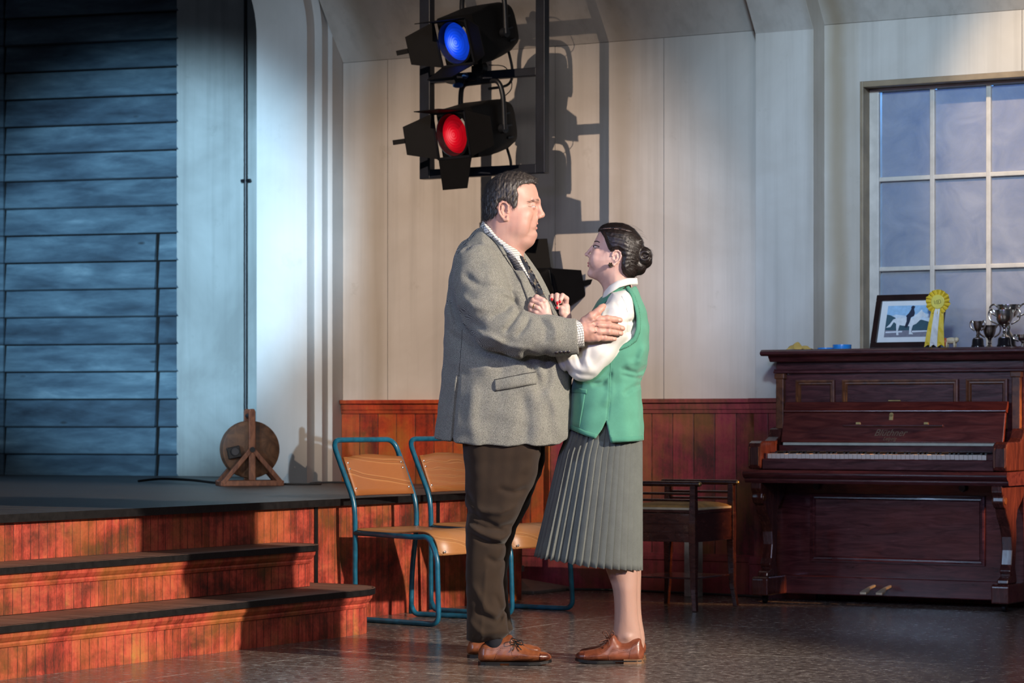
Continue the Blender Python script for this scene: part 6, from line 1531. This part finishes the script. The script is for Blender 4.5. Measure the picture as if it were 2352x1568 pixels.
lv.D = np.maximum(lv.D, -(np.abs(lv.ax[1][None, :, None]-607.2)-0.35)); PW.build('lips', M['lip_w'], [lv.mesh()], body)
er = [];
for k in range(7):
    mb = MB(); a = k/6*6.28; mb.ball((1400.5+3.6*math.cos(a)*(k < 6), 611+3.8*math.sin(a)*(k < 6), -50.5-(1.5 if k == 6 else 0)), 2.3, 6); er.append((np.array(mb.v), mb.f))
PW.build('earring', simple('dark_bead_earring', (0.05, 0.03, 0.02), 0.2, metal=0.5), er, body, label='dark flower earring')
rg_ = MB(); c_, d_ = Vector((1226, 708.5, hW-6)), Vector((1219.5-1233, 705.5-712, 4)).normalized(); Q = Vector((0, 0, 1)).rotation_difference(d_).to_matrix().to_4x4()
rg_.lathe([(6.4, -1.6), (7.2, -1.2), (7.2, 1.2), (6.4, 1.6), (6.2, 0)], n=20); rg_.move(Matrix.Translation(c_) @ Q); PW.build('ring', M['gold'], [(np.array(rg_.v), rg_.f)], body, label='gold finger ring')
for x, y, a in ((1286, 692.5, 4), (1279.8, 695.5, 5), (1267.3, 687.0, 4), (1279.5, 706.5, 3.2)):
    mb = MB(); mb.ball((x, y, gnear(x, y)+0.6), (3.0, a, 1.8), 8); PW.build('fingernail', M['nail'], [(np.array(mb.v), mb.f)], body, label='red varnished nail')

# hair, parted and drawn back into a bun
ha = Vol(1350, 1515, 495, 655, -66, 66, 1.3); sk = Vol(1350, 1515, 495, 655, -66, 66, 1.3)
skull_o = [(1410, 519), (1390, 521), (1378, 529), (1370, 541), (1366, 560), (1370, 600), (1400, 630), (1430, 640), (1449, 640), (1458, 618), (1467, 590), (1467, 560), (1456, 535), (1434, 521)]
sk.puff(smooth_poly(skull_o, 1), 38, lambda x, y: np.interp(x, [1360, 1375, 1385, 1410, 1440, 1470], [34, 38, 42, 46, 45, 38])+0*y, e=2.1)
x, y = ha.ax[0][:, None], ha.ax[1][None, :]
edge = [(1371, 531), (1379, 533), (1387, 549), (1391, 562), (1396, 575), (1402, 581), (1409, 577), (1418, 575.5), (1425, 580), (1428, 592), (1426, 603), (1425, 616), (1428, 630), (1442, 643), (1452, 643), (1520, 620), (1520, 490), (1370, 490)]
reg = poly_sd(x, y, edge)
th = np.interp(x, [1370, 1395, 1430, 1480], [6, 8, 8.5, 9])*np.clip(0.4-reg/12, 0.2, 1)
ha.D = smax((sk.D-th[:, :, None]).astype(np.float32), np.broadcast_to(reg[:, :, None], sk.D.shape).astype(np.float32), 2)
ha.D = smax(ha.D, -(sk.D+4), 1)
ha.ell((1477, 587, 0), (21, 21, 26), 5).ell((1468, 612, 0), (17, 20, 26), 8).ell((1484, 600, 0), (14, 15, 20), 5).ell((1462, 560, 0), (14, 18, 34), 8)
for r_, w_ in ((15, -22), (10, -25)): ha.chain([(1479+r_*math.cos(a), 589+r_*math.sin(a), w_, 3.2) for a in np.linspace(0.4, 5.6, 12)], 3)
ha.cap((1462, 575, -20), (1455, 640, -14), 2, 2, 4, True)
ha.crease([(1377, 527.5), (1400, 527), (1425, 529), (1448, 535)], 2.6, 1.5)
# drawn-back locks
for k in range(16):
    y0 = 536+k*5.2; ha.crease([(1392+k*1.2, y0), (1428, y0+5+k*0.4), (1462, 568+k*2.6)], (0.22 if k % 2 else -0.25), 2.2)
ha.wob(0.18, 8, 3, (0.5, 1.6, 1.6))
wm2 = ha.mesh()
st2 = hair_strands(wm2[0], wm2[1], 4500, 14, lambda X, Y, W: (1, 0.35, 0) if X < 1462 else (-(Y-589), X-1478, 0), 0.9, 0.26, 4)
hr = PW.build('hair', M['hair_w'], [wm2, st2])
PW.build('parting', M['skin_w'], tubes([draped(ha.near(), [(1378, 527.5), (1390, 527), (1402, 527.0), (1425, 529), (1444, 533.5)], 0.6, -0.4, 30)]), hr, label='pale hair parting')
fl_ = []
rs = np.random.RandomState(8)
for k in range(12):
    a = rs.uniform(-0.2, 1.3); p = np.array([1440+38*math.sin(a)*1.0, 560-42*math.cos(a), rs.uniform(-20, 20)]); d = np.array([math.sin(a+0.6), -math.cos(a+0.6), 0]); fl_.append([tuple(p)+(0.12,), tuple(p+d*4+np.array([3, 2, 0]))+(0.11,), tuple(p+d*5+np.array([9, 7, 2]))+(0.06,)])
PW.build('stray_hairs', M['hair_w'], tubes(fl_, 4), hr)

# blouse: collar, body under the cardigan, full sleeves
bl = Vol(1255, 1480, 655, 890, -165, 140, 2.4)
bl.chain([(1424, 702, -70, 27), pc(1416, 726, -90)+(34,), pc(1398, 760, -100)+(38,), pc(1370, 805, -102)+(38,), pc(1342, 838, -100)+(36,)], 8)
fo = bl.chain_d([pc(1340, 838, -100)+(36,), pc(1312, 824, -92)+(32,), pc(1290, 800, -80)+(27,), (1274, 768, hW+24, 21), (1266, 756, hW+22, 18)], k=8)
bl.D = smin(bl.D, fo, 5)
bl.chain([(1424, 700, 72, 30), (1390, 770, 92, 36), (1352, 815, 90, 34), (1310, 790, 60, 26), (1294, 752, gW+16, 18)], 8)
bl.puff([(1400, 668), (1372, 720), (1352, 780), (1345, 850), (1445, 870), (1470, 780), (1464, 720), (1452, 685), (1436, 664)], 50, 90, k=16, e=2.5)
for p, a, sg in (([(1288, 806), (1292, 830), (1302, 856)], 5, 4), ([(1300, 800), (1304, 830), (1318, 862)], -3, 6), ([(1330, 795), (1324, 815), (1330, 845)], 5, 6), ([(1345, 800), (1342, 825), (1350, 850)], -4, 6), ([(1300, 850), (1330, 862), (1360, 864)], 3, 6), ([(1420, 700), (1440, 730), (1438, 770)], 3.5, 4), ([(1408, 700), (1420, 720), (1440, 715)], 2.5, 5),
                ([(1400, 790), (1382, 822), (1355, 850)], 3, 7), ([(1428, 770), (1446, 765), (1456, 752)], 3, 4), ([(1424, 745), (1442, 742), (1456, 738)], 3, 4), ([(1312, 812), (1330, 806), (1346, 800)], 3, 4), ([(1385, 700), (1378, 730), (1372, 760)], -3, 6)): bl.crease(p, a, sg)
bl.wob(1.2, 40, 6)
blouse = PW.build('blouse', M['blouse'], [bl.mesh()])
blnear = bl.near()
PW.build('seam', simple('blouse_seam', (0.62, 0.60, 0.55), 0.8), tubes([draped(blnear, [(1424, 684), (1434, 705), (1438, 735), (1438, 765)], 0.5, 0.1, 20)]), blouse)
cnr = lambda x, y: -(np.interp(y, [635, 655, 690], [46, 54, 66])*math.sqrt(max(0.05, 1-((x-1424)/46)**2)))
PW.build('collar', M['blouse'], [strip(cnr, [(1386, 672), (1398, 658), (1416, 647), (1438, 641), (1462, 640)], [(1380, 694), (1396, 678), (1420, 663), (1444, 656), (1464, 655)], 2, 6, 24, 3.0, 2.0)], blouse, label='white blouse collar')

# cardigan
vo = [(1459, 652), (1466, 668), (1477, 694), (1485, 718), (1490, 750), (1490, 800), (1486, 838), (1480, 858), (1472, 878), (1472, 895), (1474, 925), (1477, 970), (1478, 1011), (1478, 1090), (1296, 1090), (1303, 1000), (1306, 945), (1311, 895), (1322, 850), (1334, 800), (1343, 755), (1354, 720), (1372, 692), (1392, 670), (1420, 655)]
vs_ = Vol(1295, 1500, 640, 1025, -125, 125, 2.4)
vs_.puff(vo, 62, lambda x, y: np.interp(y, [650, 670, 700, 760, 820, 880, 950, 1015], [46, 72, 88, 92, 90, 88, 98, 106])+0*x, e=2.25)
vs_.D = smax(vs_.D, -vs_.chain_d([(1424, 600, 0, 40), (1418, 662, 0, 42)]), 2)
for p, a, sg in (([(1486, 845), (1460, 858), (1425, 850)], 5, 6), ([(1478, 870), (1450, 868), (1425, 862)], 4, 5), ([(1470, 882), (1448, 892), (1430, 905)], 4, 6), ([(1400, 860), (1380, 880), (1360, 885)], 4, 6), ([(1395, 870), (1400, 900), (1385, 930)], -3, 9), ([(1480, 800), (1465, 830), (1440, 840)], -4, 9), ([(1462, 790), (1452, 830), (1455, 850)], 3, 9), ([(1392, 965), (1398, 905), (1401, 850)], 1.5, 3)): vs_.crease(p, a, sg)
vs_.wob(1.1, 50, 2); vn = vs_.near()
hx, hy = vs_.ax[0][:, None], vs_.ax[1][None, :]
vhem = [(1280, 600), (1280, 976), (1304, 984), (1340, 999), (1364, 1007), (1380, 985), (1388.5, 966), (1394, 990), (1399, 1016), (1440, 1014), (1478, 1011), (1520, 1008), (1520, 600)]
vs_.D = smax(vs_.D, np.broadcast_to(poly_sd(hx, hy, vhem)[:, :, None], vs_.D.shape), 2)
ahole = [(1434, 661), (1446, 682), (1454, 708), (1458.5, 735), (1457, 760), (1450, 778), (1437, 788), (1412, 800), (1380, 800), (1356, 765), (1362, 736), (1375, 712), (1394, 690), (1415, 672)]
vs_.D = smax(vs_.D, -np.maximum(poly_sd(hx, hy, ahole)[:, :, None], vs_.ax[2][None, None, :]+45), 1.5)
vest = PW.build('cardigan', M['vest'], [vs_.mesh()])
ribp = [(1434, 661), (1446, 682), (1454, 708), (1458.5, 735), (1457, 760), (1450, 778), (1437, 788), (1418, 796), (1396, 802)]
ribo = [(1443, 658), (1456, 680), (1465, 708), (1469.5, 735), (1468, 764), (1459, 786), (1441, 799), (1421, 807), (1398, 813)]
PW.build('armhole_rib', M['vest_rib'], [strip(vn, ribp, ribo, 0.2, 5, 40, 2.6, 1.2)], vest)
L = []
for a, b in zip(np.linspace(0, 1, 46), np.linspace(0, 1, 46)):
    def at_(P, t):
        q = [0.0]
        for u, v in zip(P, P[1:]): q.append(q[-1]+math.dist(u, v))
        return np.interp(t*q[-1], q, [p[0] for p in P]), np.interp(t*q[-1], q, [p[1] for p in P])
    p, q = at_(ribp, a), at_(ribo, a); w_ = min(vn(*p), vn(*q)); L.append([(p[0]*0.9+q[0]*0.1, p[1]*0.9+q[1]*0.1, vn(p[0]*0.9+q[0]*0.1, p[1]*0.9+q[1]*0.1)-3.2, 0.7), (p[0]*0.1+q[0]*0.9, p[1]*0.1+q[1]*0.9, vn(p[0]*0.1+q[0]*0.9, p[1]*0.1+q[1]*0.9)-3.2, 0.7)])
PW.build('rib_stitches', M['vest_rib'], tubes(L, 5), vest)
PW.build('armhole_rib', M['vest_rib'], [strip(vn, [(1434, 661), (1415, 672), (1394, 690), (1375, 712), (1362, 736)], [(1428, 655), (1408, 664), (1386, 682), (1366, 706), (1352, 732)], 0.5, 5, 24, 4.0, 1.5)], vest)
PW.build('hem_band', M['vest_rib'], [strip(vn, [(1399, 1003), (1440, 1002), (1476, 999)], [(1400, 1014), (1440, 1013), (1476, 1009)], -0.5, 4, 20, 1.6, 0.5)], vest)
PW.build('hem_band', M['vest_rib'], [strip(vn, [(1308, 973), (1340, 988), (1368, 996)], [(1307, 983), (1340, 998), (1363, 1005)], -0.5, 4, 20, 1.6, 0.5)], vest)
PW.build('pocket', M['vest'], [strip(vn, [(1313, 893), (1326, 893), (1344, 896)], [(1307, 978), (1316, 979), (1329, 981)], -0.4, 8, 10, 1.6)], vest)
PW.build('pocket_edge', M['vest_rib'], [strip(vn, [(1313, 892), (1328, 892), (1346, 895)], [(1312, 903), (1328, 903), (1345, 906)], 0.6, 4, 12, 1.8)], vest)
PW.build('side_seam', M['vest_rib'], tubes([draped(vn, [(1399, 835), (1398, 870), (1395, 920), (1391, 962)], 0.7, 0.1, 30)]), vest)

# pleated skirt
NT, NA = 26, 44*6
R_ = []
rs = np.random.RandomState(3); jit = rs.uniform(-0.3, 0.3, 44)
for i in range(NT):
    t = i/(NT-1); ring = []
    xl = np.interp(t, [0, 0.1, 0.25, 1], [1318, 1303, 1284, 1226]); xr = np.interp(t, [0, 0.15, 1], [1468, 1475, 1476])
    cx, rx = (xl+xr)/2, (xr-xl)/2; rw = np.interp(t, [0, 0.15, 1], [72, 88, 114])
    for j in range(NA):
        a = 2*math.pi*j/NA; c, s_ = math.cos(a), math.sin(a)
        fx = (j % 6)/6; pl = (fx if fx < 0.84 else (1-fx)*5.2)-0.45
        front = max(0, -c)                         # fuller folds towards the front
        amp = (3.0+6.5*t)*(1+1.1*front**1.5*(0.5+0.5*math.sin(j//6*1.9+1)))
        e = 2.3; rr = 1/((abs(c)**e+abs(s_)**e)**(1/e))
        x = cx+(rx*rr+amp*pl-amp*0.45)*c; w_ = (rw*rr+amp*pl)*s_
        big = 13*t*front*math.sin(7*a+0.6)
        w_ += big*np.sign(s_)
        yt = 962; yb = np.interp(c, [-1, -0.5, 0, 1], [1276, 1285, 1296, 1307])+1.2*pl*3
        ring.append((x, yt+(yb-yt)*t, w_))
    R_.append(ring)
mb = MB(); mb.loft(R_, caps=False)
skm = PW.build('skirt', M['skirt'], [(np.array(mb.v), mb.f)], smooth=True, sharp=35)
s_ = skm.modifiers.new('thick', 'SOLIDIFY'); s_.thickness = 0.002; s_.offset = -1
# shoes
npf = pcs([(1479, 1508), (1479, 1496), (1474, 1474), (1470, 1464), (1455, 1467), (1440, 1476), (1424, 1476), (1410, 1455), (1403, 1454), (1397, 1466), (1386, 1480), (1370, 1489), (1345, 1493), (1328, 1496), (1321, 1504), (1322, 1512), (1330, 1519), (1400, 1519), (1470, 1519)], -58)
sh, snr, sv = shoe(PW, 'shoe', npf, -58, 0.5, M['heel_wood'], 1335, [M['tan_w']], 0, -1, label='tan brogue, the near one')
def ppw(pts): return [pc(a, b, -58)[:2] for a, b in pts]
dots = [ppw(l) for l in ([(1466, 1472), (1452, 1480), (1446, 1494), (1444, 1508)], [(1440, 1490), (1425, 1487), (1405, 1490), (1395, 1502), (1400, 1512)], [(1395, 1502), (1370, 1500), (1345, 1506)], [(1400, 1478), (1392, 1488), (1380, 1494)], [(1446, 1494), (1436, 1492), (1420, 1494)])]
PW.build('broguing', M['toe_dark'], dotted(snr, dots), sh)
PW.build('toe_cap', M['toe_dark'], [strip(snr, ppw([(1324, 1503), (1330, 1497), (1344, 1494)]), ppw([(1324, 1510), (1332, 1514), (1342, 1515)]), -0.3, 6, 10, 0.8)], sh)
PW.build('laces', M['lace_w'], tubes([[(a, b, c, 1.1) for a, b, c in curve_pts([pc(*p) for p in q], 5)] for q in ([(1404, 1460, -74), (1392, 1466, -58)], [(1398, 1467, -76), (1386, 1473, -58)], [(1392, 1474, -77), (1378, 1480, -58)], [(1396, 1466, -76), (1384, 1452, -84), (1392, 1450, -86), (1399, 1464, -80)], [(1396, 1466, -76), (1410, 1456, -84), (1406, 1448, -86), (1398, 1462, -80)], [(1396, 1467, -78), (1380, 1472, -86), (1376, 1476, -86)], [(1397, 1467, -78), (1400, 1478, -85), (1396, 1482, -85)])], 6), sh)
fpf = pcs([(1484, 1494), (1484, 1482), (1479, 1466), (1474, 1456), (1460, 1460), (1446, 1468), (1430, 1466), (1418, 1448), (1410, 1450), (1396, 1472), (1378, 1481), (1352, 1486), (1336, 1489), (1330, 1496), (1332, 1502), (1340, 1507), (1475, 1507)], 42)
shoe(PW, 'shoe', fpf, 42, 0.5, M['heel_wood'], 1345, [M['tan_w']], 0, -1, label='tan brogue, the far one')
